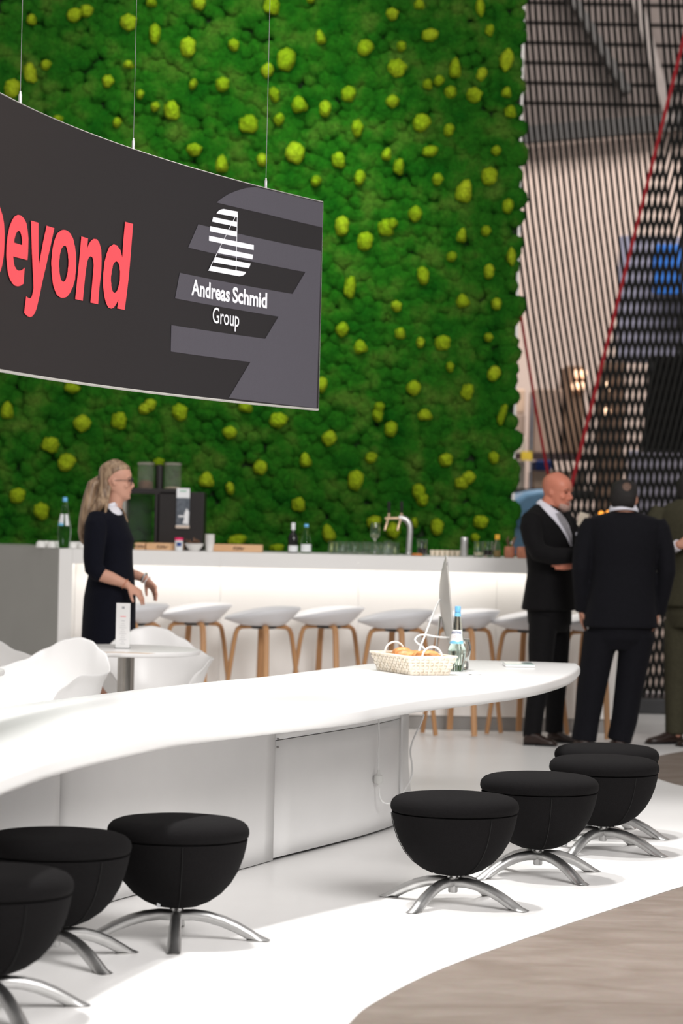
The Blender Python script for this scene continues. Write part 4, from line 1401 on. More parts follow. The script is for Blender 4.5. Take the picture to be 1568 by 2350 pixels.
def patch(prof, z0, z1, a0, a1, off, name, m, parent, wave=0.0, n=18):
    vs, fs = [], []
    lev = 6
    for j in range(lev + 1):
        for i in range(n + 1):
            a = a0 + (a1 - a0) * i / n
            zt = z1 + (wave * math.sin(a * 5) if wave else 0)
            z = z0 + (zt - z0) * j / lev
            r = interp(prof, z) + off
            vs.append((r * math.cos(a), r * math.sin(a), z))
    for j in range(lev):
        for i in range(n):
            fs.append((j * (n + 1) + i, j * (n + 1) + i + 1, (j + 1) * (n + 1) + i + 1, (j + 1) * (n + 1) + i))
    b = MB(); b.add(vs, fs)
    return b.build(name, m, parent, smooth=60)
def wrap_text(body, prof, z, h, a_mid, span, m, parent, off, bold=0.01, arch=0.0, name='lettering'):
    me = text_mesh(body, bold)
    xs_ = [v.co.x for v in me.vertices]; ys_ = [v.co.y for v in me.vertices]
    x0, x1, y0, y1 = min(xs_), max(xs_), min(ys_), max(ys_)
    for v in me.vertices:
        f = (v.co.x - x0) / (x1 - x0) - 0.5
        a = a_mid + f * span
        zz = z + ((v.co.y - y0) / (y1 - y0) - 0.5) * h - arch * (2 * f) ** 2
        r = interp(prof, zz) + off
        v.co = Vector((r * math.cos(a), r * math.sin(a), zz))
    return link(name, me, m, parent, smooth=0, recalc=False)
p = WZ(1048, 1541, TZ)
wb = bottle('water_bottle', 'glass mineral water bottle with blue cap beside the bread basket', (p.x, p.y, TZ + 0.002), BPROF, M_bottle, (0.290, 0.319), 0.0145, M_cap)
amid = -PI / 2 - 0.35
patch(BPROF, 0.135, 0.203, amid - 1.25, amid + 1.25, 0.0006, 'paper_label', M_label, wb)
patch(BPROF, 0.1355, 0.148, amid - 1.25, amid + 1.25, 0.0012, 'blue_wave', M_labelblue, wb, wave=0.003)
patch(BPROF, 0.268, 0.288, 0, 2 * PI, 0.0008, 'neck_label', M_labelblue, wb, n=30)
wrap_text('GEROLSTEINER', BPROF, 0.191, 0.0115, amid, 2.1, M_inkblue, wb, 0.0014, 0.02, 0.004)
for k in range(8):
    a = 2 * PI * k / 8
    aa, zz = amid - 0.1 + math.cos(a) * 0.16, 0.170 + 0.0062 * math.sin(a)
    r = interp(BPROF, zz) + 0.0016
    b = MB(); b.ell((r * math.cos(aa), r * math.sin(aa), zz), (0.0011, 0.0011, 0.0011), seg=8, rings=6)
    b.build('emblem_dot', M_red, wb)
b = MB(); b.lathe([(0.0, 0.003), (0.028, 0.003), (0.032, 0.008), (0.034, 0.035), (0.040, 0.072), (0.042, 0.097), (0.040, 0.112), (0.0358, 0.124), (0.0333, 0.134), (0.0318, 0.144), (0.0, 0.144)], 32)
b.build('water', mat('water', (0.93, 0.98, 0.96), 0.01, trans=1.0, ior=1.2, var=0.005), wb)

# glass carafe behind the bottle
p = WZ(1060, 1537.5, TZ)
t = thing('glass_carafe', 'clear glass tumbler jug standing behind the water bottle', 'glass', (p.x, p.y, TZ + 0.001))
b = MB(); b.lathe([(0.0, 0.0), (0.032, 0.0), (0.034, 0.004), (0.036, 0.05), (0.044, 0.09), (0.046, 0.115), (0.038, 0.145), (0.036, 0.152), (0.033, 0.152), (0.035, 0.144), (0.043, 0.114), (0.041, 0.09), (0.033, 0.05), (0.030, 0.008), (0.0, 0.007)], 32)
b.build('glass_body', M_glass, t, smooth=60)
b = MB(); b.lathe([(0.0345, 0.142), (0.0375, 0.148), (0.0375, 0.155), (0.034, 0.155)], 32)
b.build('rim', M_glass, t)

# crumpled napkins round the bottle
for i, (x, y, s_, lab) in enumerate(((1048, 1546, 0.07, 'crumpled white napkin under the water bottle'), (1092, 1547, 0.05, 'crumpled white napkin lying free beside the water bottle'))):
    p = WZ(x, y, TZ)
    bm = bmesh.new()
    bmesh.ops.create_grid(bm, x_segments=14, y_segments=10, size=1)
    for v in bm.verts:
        r = v.co.length
        n = mnoise.noise(Vector((v.co.x * 2.2 + i * 9, v.co.y * 2.2, 1.3)))
        v.co = Vector((v.co.x * s_ * (1 + 0.25 * n), v.co.y * s_ * 0.7 * (1 + 0.2 * n), 0.0008 + (0.0075 * max(0, n) if i else 0.0008 * max(0, n))))
    me = bpy.data.meshes.new('napkin'); bm.to_mesh(me); bm.free()
    o = link('napkin', me, M_paper, smooth=70)
    o.location = (p.x, p.y, TZ + 0.0003); o.rotation_euler = (0, 0, 0.4 + i)
    so = o.modifiers.new('thick', 'SOLIDIFY'); so.thickness = 0.0005; so.offset = 1
    tag(o, lab, 'napkin', 'napkins on the long table')
# flat white tablet case near the tip
p = WZ(1190, 1529, TZ)
t = thing('flat_case', 'flat white glass-edged tablet lying near the pointed table end', 'tablet', (p.x, p.y, TZ + 0.001), 0.02)
b = MB(); b.box((0, 0, 0.006), (0.150, 0.22, 0.010)); b.build('body', M_paper, t, smooth=0, bevel=0.003)
b = MB(); b.box((0, 0, 0.0135), (0.146, 0.21, 0.004)); b.build('glass', mat('pale_glass', (0.45, 0.55, 0.52), 0.08, var=0.02), t, smooth=0, bevel=0.001)

# ------------------------------------------------------------------ desktop computer seen almost edge-on
pn = W(1034, 1420, 13.42); pf = W(1031.5, 1420, 13.98)
hz = Vector((pf.x - pn.x, pf.y - pn.y, 0))
wid = hz.length; hz.normalize()
nb = Vector((-hz.y, hz.x, 0))           # towards its back
if nb.x > 0: nb = -nb
cm = (Vector((pn.x, pn.y, 0)) + Vector((pf.x, pf.y, 0))) / 2
pcb = thing('desktop_computer', 'slim silver all-in-one computer seen edge-on behind the bottle', 'computer', (cm.x, cm.y, TZ))
tilt = 0.105
def scr(u, v, t_):     # u -1..1 width, v 0..1 up, t_ thickness to the back
    h = 0.50 * v
    up = Vector((0, 0, 1)) * math.cos(tilt) + nb * math.sin(tilt)
    bk_ = nb * math.cos(tilt) - Vector((0, 0, 1)) * math.sin(tilt)
    return hz * (u * wid / 2) + Vector((0, 0, 0.062)) + up * h - nb * 0.03 + bk_ * t_
nu, nvv = 16, 16
vs, fs = [], []
for side in (0, 1):
    for j in range(nvv + 1):
        for i in range(nu + 1):
            u, v = -1 + 2 * i / nu, j / nvv
            bul = 0.005 + 0.052 * max(0, 1 - abs(u) ** 2.2) * max(0, 1 - abs(2 * v - 1) ** 2.2)
            vs.append(scr(u, v, bul if side else 0.0))
m_ = (nu + 1) * (nvv + 1)
for j in range(nvv):
    for i in range(nu):
        a = j * (nu + 1) + i
        fs.append((a, a + 1, a + nu + 2, a + nu + 1))
        fs.append((m_ + a, m_ + a + nu + 1, m_ + a + nu + 2, m_ + a + 1))
ed = [j * (nu + 1) for j in range(nvv + 1)]
for a, b_ in zip(ed[:-1], ed[1:]): fs.append((a, b_, m_ + b_, m_ + a))
ed = [j * (nu + 1) + nu for j in range(nvv + 1)]
for a, b_ in zip(ed[:-1], ed[1:]): fs.append((a, m_ + a, m_ + b_, b_))
for a in range(nu): fs.append((a, m_ + a, m_ + a + 1, a + 1))
for a in range(nvv * (nu + 1), nvv * (nu + 1) + nu): fs.append((a, a + 1, m_ + a + 1, m_ + a))
b = MB(); b.add(vs, fs); b.build('casing', M_monitor, pcb, smooth=50)
vs = [scr(-0.96, 0.2, -0.001), scr(0.96, 0.2, -0.001), scr(0.96, 0.97, -0.001), scr(-0.96, 0.97, -0.001), scr(-0.96, 0.2, 0.001), scr(0.96, 0.2, 0.001), scr(0.96, 0.97, 0.001), scr(-0.96, 0.97, 0.001)]
b = MB(); b.hexa(vs[:4], vs[4:]); b.build('screen', M_screen, pcb, smooth=0)
st = MB()
foot = nb * 0.02
st.tube([nb * 0.075 + Vector((0, 0, 0.006)), nb * 0.065 + Vector((0, 0, 0.10)), nb * 0.05 + Vector((0, 0, 0.25))], (0.006, 0.075), seg=12, ref=tuple(hz))
st.build('stand_neck', M_monitor, pcb)
b = MB(); b.box((0, 0, 0.004), (0.18, 0.17, 0.007), math.atan2(nb.y, nb.x)); b.build('stand_foot', M_monitor, pcb, smooth=0, bevel=0.002)
b = MB(); b.ell(scr(-1.0, 0.93, 0.004), (0.004, 0.004, 0.010)); b.build('side_clip', M_kick, pcb)
# its white cables
def cable(pts, r, name, label, m=M_cable):
    P = smoothline(pts, 8)
    b = MB(); b.tube(P, r, seg=8)
    return tag(b.build(name, m), label, 'cable')
cable([W(1010, 1376, 13.60), W(1000, 1395, 13.58), W(988, 1425, 13.55), W(975, 1460, 13.5), W(963, 1490, 13.42), W(958, 1506, 13.36)] , 0.0048, 'power_cable', 'straight white cable running down from the computer back')
cable([W(1036, 1462, 13.5), W(1022, 1463, 13.5), W(1000, 1461, 13.5), W(978, 1457, 13.5), W(963, 1458, 13.5), W(953, 1467, 13.48), W(958, 1476, 13.46), W(970, 1484, 13.45), W(978, 1494, 13.42), W(984, 1506, 13.36)], 0.0045, 'looped_cable', 'looped white cable behind the bread basket')
# cable and coupling hanging under the table top
pd = 12.55
cp = thing('cable_coupling', 'white cable with plug coupling hanging under the long table', 'cable', W(868, 1785, pd))
CO = cp.location
b = MB(); b.tube(smoothline([W(869, 1640, pd), W(870, 1690, pd), W(869, 1730, pd), W(867.5, 1768, pd)], 6), 0.0042, seg=8); b.build('upper_cable', M_cable, cp, org=CO)
b = MB(); b.lathe([(0.0, 0.035), (0.007, 0.035), (0.008, 0.018), (0.010, 0.014), (0.020, 0.008), (0.0225, 0.0), (0.0225, -0.02), (0.018, -0.028), (0.006, -0.03), (0.005, -0.04), (0.0, -0.04)], 20, c=W(868.5, 1784, pd)); b.build('coupling', mat('coupling_white', (0.70, 0.70, 0.68), 0.4, var=0.02), cp, org=CO)
b = MB(); b.tube(smoothline([W(870, 1808, pd), W(871, 1825, pd), W(876, 1838, pd), W(886, 1844, pd), W(900, 1843, pd), W(920, 1838, pd - 0.05)], 6), 0.0042, seg=8); b.build('lower_cable', M_cable, cp, org=CO)
cable([W(973, 1640, 12.9), W(968, 1656, 12.9), W(955, 1683, 12.9), W(945, 1708, 12.9), W(942, 1728, 12.9), W(946, 1755, 12.88), W(946, 1778, 12.85), W(938, 1798, 12.8), W(928, 1815, 12.7), W(918, 1832, 12.62), W(916, 1862, 12.5)], 0.0042, 'hanging_cable', 'white cable drooping in an S past the plinth end')
# ------------------------------------------------------------------ things standing on the bar
def B_(x, d=18.95):
    return W(x, 1270 + (x - 690) * 0.02, d).x
BT = BZ + 0.001
# water bottle and upturned cups on the wing
WB = [(0.0, 0.0), (0.034, 0.0), (0.038, 0.01), (0.041, 0.05), (0.0465, 0.10), (0.046, 0.13), (0.038, 0.19), (0.026, 0.25), (0.017, 0.29), (0.0145, 0.315), (0.0145, 0.345), (0.0, 0.345)]
wbb = bottle('water_bottle', 'tall green glass water bottle standing on the shaded bar wing', (B_(147, 18.75), 18.75, BT), WB, M_bottle, (0.322, 0.352), 0.0155, M_cap)
patch(WB, 0.155, 0.235, -PI / 2 - 1.6, -PI / 2 - 0.1, 0.0006, 'paper_label', M_label, wbb)
patch(WB, 0.155, 0.172, -PI / 2 - 1.6, -PI / 2 - 0.1, 0.0012, 'blue_wave', M_labelblue, wbb, wave=0.003)
patch(WB, 0.155, 0.235, -PI / 2 + 0.25, -PI / 2 + 0.9, 0.0006, 'back_label', M_label, wbb)
def cup_mesh():
    b = MB(); b.lathe([(0.034, 0.0), (0.036, 0.002), (0.033, 0.03), (0.024, 0.043), (0.018, 0.045), (0.0, 0.045)], 24)
    return b
cup = None
for i, x in enumerate((94, 106, 119, 131, 166, 178, 190, 199)):
    d = 18.80 + 0.05 * (i % 2)
    lab = 'white espresso cup, number %s from the picture edge among those on the bar wing' % ('one two three four five six seven eight'.split()[i])
    lab = ['first', 'second', 'third', 'fourth', 'fifth', 'sixth', 'seventh', 'eighth'][i] + ' upturned white cup counted from the shaded bar side, beside the water bottle'
    if cup is None:
        cup = cup_mesh().build('espresso_cup', M_porcelain)
        tag(cup, lab, 'cup', 'upturned cups on the bar wing'); o = cup
    else:
        o = cup.copy(); C.objects.link(o); o['label'] = lab
    o.location = (B_(x, d), d, BT)
# coffee machine
x0, x1 = B_(286, 19.1), B_(469, 19.1)
cmx = (x0 + x1) / 2
cm_ = thing('coffee_machine', 'black coffee machine with two bean hoppers on the bar', 'coffee machine', (cmx, 19.1, BT))
def px2(x, y, d=18.95):
    q = W(x, y, d); return q.x - cmx, q.z - BT
def cbox(x0, y0, x1, y1, d0, d1, name, m, bevel=0.006):
    a, zb = px2(x0, y1, d0); c, zt = px2(x1, y0, d0)
    b = MB(); b.box(((a + c) / 2, (d0 + d1) / 2 - 19.1, (max(zb, 0) + zt) / 2), (c - a, d1 - d0, zt - max(zb, 0)))
    return b.build(name, m, cm_, smooth=0, bevel=bevel)
cbox(362, 1130, 469, 1275, 18.93, 19.3, 'body', M_machine)
cbox(289, 1122, 405, 1133, 18.93, 19.3, 'upper_shelf', M_machine)
cbox(352, 1133, 363, 1275, 18.93, 19.3, 'pillar', M_machine)
cbox(278, 1132, 290, 1275, 18.95, 19.3, 'grey_column', M_machine2)
cbox(290, 1136, 351, 1240, 19.12, 19.13, 'glass_panel', mat('dark_tinted_glass', (0.35, 0.42, 0.36), 0.05, trans=0.9, ior=1.1, var=0.02), 0)
for k, (xa, xb, ya, yb) in enumerate(((315, 355, 1067, 1125), (376, 417, 1068, 1123))):
    a, zb = px2(xa, yb, 19.1); c, zt = px2(xb, ya, 19.1)
    r = (c - a) / 2
    b = MB(); b.lathe([(r * 0.96, zb), (r, zb + 0.01), (r, zt), (r - 0.003, zt), (r - 0.003, zb + 0.01), (0.0, zb + 0.004)], 32, c=((a + c) / 2, 0, 0))
    h = b.build('bean_hopper', M_smoke, cm_)
    b = MB(); b.lathe([(0.0, zt), (r + 0.003, zt), (r + 0.003, zt + 0.012), (r - 0.01, zt + 0.02), (0.0, zt + 0.021)], 32, c=((a + c) / 2, 0, 0))
    b.build('lid', mat('hopper_lid', (0.35, 0.33, 0.28), 0.15, 0.6, var=0.05), h)
    hh = (0.07, 0.02)[k]
    b = MB(); b.lathe([(0.0, zb + 0.006), (r * 0.86, zb + 0.008), (r * 0.86, zb + hh * 0.8), (r * 0.5, zb + hh), (0.0, zb + hh)], 24, c=((a + c) / 2, 0, 0))
    b.build('beans' if k == 0 else 'powder', M_twig if k == 0 else M_kraft, h)
a, zb = px2(356, 1125, 19.1); c, zt = px2(376, 1070, 19.1)
b = MB(); b.lathe([(0.0, zb), ((c - a) / 2, zb), ((c - a) / 2, zt), ((c - a) / 2 - 0.01, zt + 0.01), (0.0, zt + 0.01)], 24, c=((a + c) / 2, 0, 0)); b.build('grinder', M_machine, cm_)
# poster hung on the machine
a, zb = px2(404, 1212, 18.92); c, zt = px2(436, 1121, 18.92)
ps = thing('poster_card', 'narrow printed poster hanging on the coffee machine', 'poster', (cmx + (a + c) / 2, 18.915, BT + zb))
w, h = c - a, zt - zb
M_pdark = mat('poster_dark', (0.06, 0.075, 0.095), 0.5, col2=(0.14, 0.16, 0.19), vscale=25)
b = MB(); b.box((0, 0, h / 2), (w, 0.004, h)); b.build('sheet', M_label, ps, smooth=0)
b = MB(); b.box((0, -0.0025, h * 0.42), (w, 0.001, h * 0.68)); b.build('photo_print', M_pdark, ps, smooth=0)
b = MB(); b.box((0, -0.0025, h * 0.035), (w * 1.06, 0.003, h * 0.06)); b.build('lower_strip', M_kraft, ps, smooth=0)
b = MB(); b.add([(0.0, -0.0034, h * .12), (w * .46, -0.0034, h * .10), (w * .48, -0.0034, h * .42), (w * .28, -0.0034, h * .50), (w * .12, -0.0034, h * .36), (w * .10, -0.0034, h * .22)], [tuple(range(6))])
b.build('pale_figure', M_label, ps, smooth=0, recalc=False)
b = MB(); b.box((-w * .12, -0.0036, h * .30), (w * .42, 0.0008, h * .04)); b.build('pale_figure', M_label, ps, smooth=0)
b = MB(); b.box((0.0, -0.0028, h * .93), (w * .5, 0.0008, h * .03)); b.build('green_print', mat('green_ink', (0.25, 0.50, 0.36), 0.6, var=0.05), ps, smooth=0)
# pine crates with brush lettering
def crate(xa, xb, y0, d, lab, txt):
    a, c = B_(xa, d), B_(xb, d)
    zt = W((xa + xb) / 2, y0, d).z
    h = zt - BT; w = c - a; dep = 0.19
    t = thing('pine_crate', lab, 'box', ((a + c) / 2, d + dep / 2, BT), 0, 'pine crates on the bar')
    for nm, cc, ss in (('front_board', (0, -dep / 2 + 0.006, h / 2), (w, 0.012, h)), ('back_board', (0, dep / 2 - 0.006, h / 2), (w, 0.012, h)),
                       ('side_board', (-w / 2 + 0.006, 0, h / 2), (0.012, dep - 0.025, h * 0.98)), ('side_board', (w / 2 - 0.006, 0, h / 2), (0.012, dep - 0.025, h * 0.98)), ('bottom_board', (0, 0, 0.006), (w - 0.026, dep - 0.026, 0.011))):
        b = MB(); b.box(cc, ss); b.build(nm, M_wood, t, smooth=0, bevel=0.0015)
    M = Matrix.Translation((txt * w, -dep / 2 - 0.0008, h * 0.50)) @ Matrix.Rotation(PI / 2, 4, 'X')
    text_on('Käfer', 'lettering', M_twig, t, 0.085, h * 0.48, M, 0.03, 0.35, 0.0)
    return t, h
crate(309, 333, 1246, 18.74, 'small pine crate right behind the woman', 0.0)
crate(335, 418, 1247, 18.72, 'pine crate in front of the coffee machine with brush lettering', -0.05)
crate(490, 602, 1250, 18.72, 'longer pine crate past the paper cup with brush lettering', 0.02)
# box with pink lid, bowl of sugar sticks, cup stack
p = B_(411, 18.69)
t = thing('tablet_tub', 'small white tub with pink lid beside the pine crate', 'tub', (p, 18.66, BT))
b = MB(); b.lathe([(0.0, 0.0), (0.025, 0.0), (0.028, 0.006), (0.028, 0.075), (0.0, 0.078)], 24); b.build('tub', M_label, t)
b = MB(); b.lathe([(0.030, 0.072), (0.030, 0.090), (0.0, 0.092)], 24); b.build('lid', M_pink, t)
patch([(0.0281, 0.0), (0.0281, 0.08)], 0.03, 0.058, -PI / 2 - 0.5, -PI / 2 + 0.7, 0.0006, 'print', M_inkblue, t)
p = B_(446, 18.68)
t = thing('sugar_bowl', 'white bowl heaped with brown sugar sticks on the bar', 'bowl', (p, 18.66, BT))
b = MB(); b.lathe([(0.0, 0.0), (0.032, 0.0), (0.036, 0.006), (0.058, 0.035), (0.066, 0.052), (0.063, 0.052), (0.054, 0.036), (0.033, 0.010), (0.0, 0.008)], 36); b.build('bowl', M_porcelain, t)
for k in range(26):
    a = random.uniform(0, 2 * PI); r = random.uniform(0, 0.045)
    c0 = Vector((r * math.cos(a), r * math.sin(a), random.uniform(0.035, 0.058)))
    dv = Vector((random.uniform(-1, 1), random.uniform(-0.6, 0.6), random.uniform(-0.1, 0.7))).normalized() * random.uniform(0.025, 0.045)
    b = MB(); b.tube([c0 - dv * 0.4, c0 + dv], (0.006, 0.003), seg=6); b.build('sugar_stick', M_twig, t)
p = B_(481, 18.72)
t = thing('paper_cup_stack', 'stack of white cups beside the sugar bowl', 'cup', (p, 18.72, BT))
for k in range(3):
    z = 0.02 * k
    b = MB(); b.lathe([(0.0, 0.0 + z), (0.025, z), (0.034, 0.075 + z), (0.036, 0.078 + z), (0.033, 0.078 + z), (0.024, 0.006 + z), (0.0, 0.005 + z)], 28); b.build('cup', M_porcelain, t)
# wine bottle and water bottle
p = B_(672, 18.8)
WN = [(0.0, 0.0), (0.033, 0.0), (0.036, 0.006), (0.036, 0.105), (0.030, 0.125), (0.016, 0.142), (0.0135, 0.150), (0.0135, 0.205), (0.0, 0.205)]
t = bottle('wine_bottle', 'dark wine bottle with white capsule on the bar', (p, 18.8, BT), WN, M_darkglass, (0.160, 0.21), 0.0148, M_label)
patch(WN, 0.008, 0.052, -PI / 2 - 0.9, -PI / 2 + 1.3, 0.0006, 'paper_label', M_label, t)
p = B_(702, 18.8)
W2 = [(0.0, 0.0), (0.033, 0.0), (0.037, 0.006), (0.037, 0.06), (0.028, 0.11), (0.017, 0.16), (0.0145, 0.18), (0.0145, 0.19), (0.0, 0.19)]
t = bottle('water_bottle', 'small water bottle with blue cap next to the wine bottle', (p, 18.8, BT), W2, M_bottle, (0.182, 0.203), 0.0155, M_cap)
patch(W2, 0.01, 0.062, -PI / 2 - 1.3, -PI / 2 + 1.3, 0.0008, 'paper_label', M_label, t)
# glasses
def tumbler(h=0.085, r=0.03):
    b = MB(); b.lathe([(0.0, 0.0), (r * 0.86, 0.0), (r * 0.9, 0.004), (r, h), (r - 0.0025, h), (r * 0.84, 0.012), (0.0, 0.010)], 20)
    return b
gl = None
ordn = 'first second third fourth fifth sixth seventh eighth ninth tenth eleventh twelfth thirteenth fourteenth fifteenth sixteenth'.split()
for i in range(12):
    x = 762 + i * 13.2
    d = 18.95 + 0.07 * (i % 2)
    lab = ordn[i] + ' empty tumbler in the row, counted from the wine bottle'
    if gl is None:
        gl = tumbler().build('tumbler', M_glass); tag(gl, lab, 'glass', 'row of empty tumblers'); o = gl
    else:
        o = gl.copy(); C.objects.link(o); o['label'] = lab
    o.location = (B_(x, d), d, BT)
def stem_glass(x, d, lab, fill):
    t = thing('wine_glass', lab, 'glass', (B_(x, d), d, BT))
    b = MB(); b.lathe([(0.0, 0.0), (0.034, 0.0), (0.034, 0.002), (0.006, 0.006), (0.004, 0.012), (0.004, 0.09), (0.008, 0.10), (0.030, 0.125), (0.037, 0.15), (0.036, 0.18), (0.030, 0.222), (0.0285, 0.222), (0.0345, 0.18), (0.0355, 0.15), (0.0285, 0.127), (0.006, 0.105), (0.0, 0.104)], 28)
    b.build('glass_body', M_glass, t)
    if fill:
        b = MB(); b.lathe([(0.0, 0.106), (0.006, 0.107), (0.027, 0.127), (0.033, 0.146), (0.0, 0.146)], 24); b.build('white_wine', mat('white_wine', (0.95, 0.90, 0.72), 0.02, trans=0.9, ior=1.2, var=0.01), t)
stem_glass(860, 18.78, 'wine glass with white wine before the beer tap', True)
def short_glass(x, d, lab, drink, r=0.034, h=0.115, fh=0.06):
    t = thing('drinking_glass', lab, 'glass', (B_(x, d), d, BT))
    b = tumbler(h, r); b.build('glass_body', M_glass, t)
    if drink:
        b = MB(); b.lathe([(0.0, 0.011), (r * 0.82, 0.012), (r * 0.9, fh), (0.0, fh)], 20); b.build('drink', drink, t)
short_glass(889, 18.85, 'empty tall tumbler behind the beer tap spouts', None, 0.03, 0.10)
short_glass(969, 18.74, 'stout glass half full of dark drink beside the beer tap', M_wine, 0.037, 0.115, 0.055)
short_glass(1098, 18.74, 'stout glass with a little pale drink past the steel shaker', mat('pale_drink', (0.75, 0.70, 0.5), 0.1, var=0.05), 0.035, 0.11, 0.035)
short_glass(1120, 18.80, 'stout glass of dark drink past the steel shaker', M_wine, 0.034, 0.11, 0.05)
# orange snack plate
t = tag(MB().lathe([(0.0, 0.0), (0.030, 0.0), (0.040, 0.006), (0.038, 0.014), (0.020, 0.018), (0.0, 0.018)], 24).build('snack_dish', mat('orange_snack', (0.62, 0.22, 0.05), 0.6, var=0.2, vscale=40)), 'small orange snack dish at the foot of the beer tap', 'dish')
t.location = (B_(957, 18.66), 18.66, BT)
# row of small white bowls with herbs
hb = None
for i in range(7):
    x = 992 + i * 11.5
    lab = ordn[i] + ' small white herb pot in the row between dark drink and shaker'
    if hb is None:
        hb = thing('herb_pot', lab, 'pot', (0, 0, 0), 0, 'small herb pots')
        b = MB(); b.lathe([(0.0, 0.0), (0.014, 0.0), (0.018, 0.04), (0.016, 0.04), (0.012, 0.006), (0.0, 0.005)], 16); b.build('pot', M_cream, hb)
        b = MB(); b.ell((0, 0, 0.045), (0.015, 0.015, 0.012), seg=10, rings=6); b.build('herbs', M_moss, hb)
        o = hb
    else:
        o = dup(hb, (0, 0, 0), 0, lab)
    d = 18.95
    o.location = (B_(x, d), d, BT)
# steel shaker
p = B_(1065, 18.72)
t = thing('steel_shaker', 'steel cocktail shaker cylinder standing on the bar', 'shaker', (p, 18.72, BT))
b = MB(); b.lathe([(0.0, 0.0), (0.024, 0.0), (0.026, 0.004), (0.026, 0.118), (0.0, 0.119)], 28); b.build('body', M_chrome, t)
b = MB(); b.lathe([(0.027, 0.116), (0.027, 0.132), (0.022, 0.138), (0.0, 0.139)], 28); b.build('lid', M_chrome, t)
# oil bottle with yellow cap
p = B_(1141, 18.74)
OB = [(0.0, 0.0), (0.024, 0.0), (0.026, 0.005), (0.026, 0.07), (0.014, 0.11), (0.012, 0.13), (0.0, 0.13)]
t = bottle('syrup_bottle', 'slim bottle with yellow-orange cap on the bar', (p, 18.74, BT), OB, M_smoke, (0.125, 0.160), 0.0185, M_yellow)
b = MB(); b.lathe([(0.0, 0.004), (0.0235, 0.006), (0.0235, 0.05), (0.0, 0.05)], 20); b.build('syrup', mat('amber_syrup', (0.30, 0.20, 0.05), 0.2, var=0.1), t)
# copper mugs
for i, (x, d, lab) in enumerate(((1169, 18.75, 'copper mug holding dark sticks next to the yellow-capped bottle'), (1198, 18.72, 'copper mug beside the bald man'))):
    t = thing('copper_mug', lab, 'mug', (B_(x, d), d, BT), 0, 'copper mugs')
    b = MB(); b.lathe([(0.0, 0.0), (0.030, 0.0), (0.036, 0.008), (0.038, 0.04), (0.034, 0.078), (0.031, 0.078), (0.034, 0.04), (0.032, 0.012), (0.0, 0.008)], 28); b.build('body', M_copper, t)
    b = MB(); b.tube([(0.034, 0, 0.062), (0.055, 0, 0.058), (0.058, 0, 0.03), (0.036, 0, 0.02)], 0.004, seg=8); b.build('handle', M_copper, t)
    if i == 0:
        for k, (dx, dz) in enumerate(((0.03, 0.09), (-0.02, 0.085), (-0.01, 0.1), (0.045, 0.1))):
            b = MB(); b.tube([(0, 0, 0.02), (dx, 0.01, 0.05 + dz)], 0.004, seg=6); b.build('stick', M_twig if k else M_oak, t)
# beer tap
p = B_(938, 18.95)
t = thing('beer_tap', 'chrome beer tap column with two black handles on the bar', 'beer tap', (p, 18.95, BT))
def tp(x, y, dy=0.0):
    q = W(x, y, 18.95); return Vector((q.x - p, dy, q.z - BT))
b = MB(); b.tube(smoothline([tp(938, 1273.5), tp(939, 1250), tp(941, 1222), tp(940, 1205), tp(934, 1194), tp(924, 1189), tp(916, 1188)], 5), 0.021, seg=20); b.build('column', M_chrome, t)
b = MB(); b.lathe([(0.0, 0.0), (0.04, 0.0), (0.04, 0.006), (0.024, 0.012), (0.022, 0.02)], 28); b.build('base_ring', M_chrome, t)
b = MB(); b.tube([tp(928, 1189), tp(884, 1190)], 0.010, seg=12); b.build('crossbar', M_brass, t)
for x in (921, 892):
    b = MB(); b.tube([tp(x, 1191), tp(x + 1, 1178)], 0.010, seg=12); tapv = b.build('tap_valve', M_brass, t)
    b = MB(); b.tube([tp(x - 1, 1190, -0.01), tp(x - 5, 1203, -0.03), tp(x - 9, 1217, -0.035)], (0.008, 0.008), seg=10); b.build('spout', M_brass, tapv)
    b = MB(); b.tube([(tp(x + 1, 1178), 0.007, 0.007), (tp(x + 1, 1172), 0.010, 0.010), (tp(x + 1, 1151), 0.012, 0.012)], seg=14); b.build('handle', M_handle, tapv)
# ------------------------------------------------------------------ people
def headframe(yaw, pitch=0.0, roll=0.0):
    return (Matrix.Rotation(yaw, 3, 'Z') @ Matrix.Rotation(pitch, 3, 'Y') @ Matrix.Rotation(roll, 3, 'X'))
HEAD = [(-0.03, .25, .06, .07), (.03, .325, -.01, .15), (.09, .345, -.08, .205), (.16, .335, -.17, .235), (.24, .335, -.27, .26), (.32, .335, -.34, .28), (.42, .335, -.395, .295),
        (.50, .33, -.425, .305), (.56, .355, -.445, .315), (.66, .355, -.455, .325), (.76, .325, -.445, .318), (.85, .255, -.39, .285), (.92, .16, -.305, .225), (.97, .06, -.20, .14), (1.0, -.03, -.10, .05)]
def head_rings(mb, org, H, R, rings, wf=1.0, seg=32):
    vs, fs = [], []
    for (z, xf, xb, hw) in rings:
        cx, hx = (xf + xb) / 2, (xf - xb) / 2
        for i in range(seg):
            t = 2 * PI * i / seg
            ct, st = math.cos(t), math.sin(t)
            x = cx + hx * math.copysign(abs(ct) ** 0.9, ct)
            # face narrower than the back of the skull
            w = hw * (1.0 - 0.10 * max(0, ct)) * wf
            y = w * math.copysign(abs(st) ** 0.9, st)
            vs.append(R @ (Vector((x, y, z)) * H) + org)
    n = len(rings)
    for j in range(n - 1):
        for i in range(seg):
            k = (i + 1) % seg
            fs.append((j * seg + i, j * seg + k, (j + 1) * seg + k, (j + 1) * seg + i))
    fs.append(tuple(reversed(range(seg)))); fs.append(tuple(range((n - 1) * seg, n * seg)))
    mb.add(vs, fs)
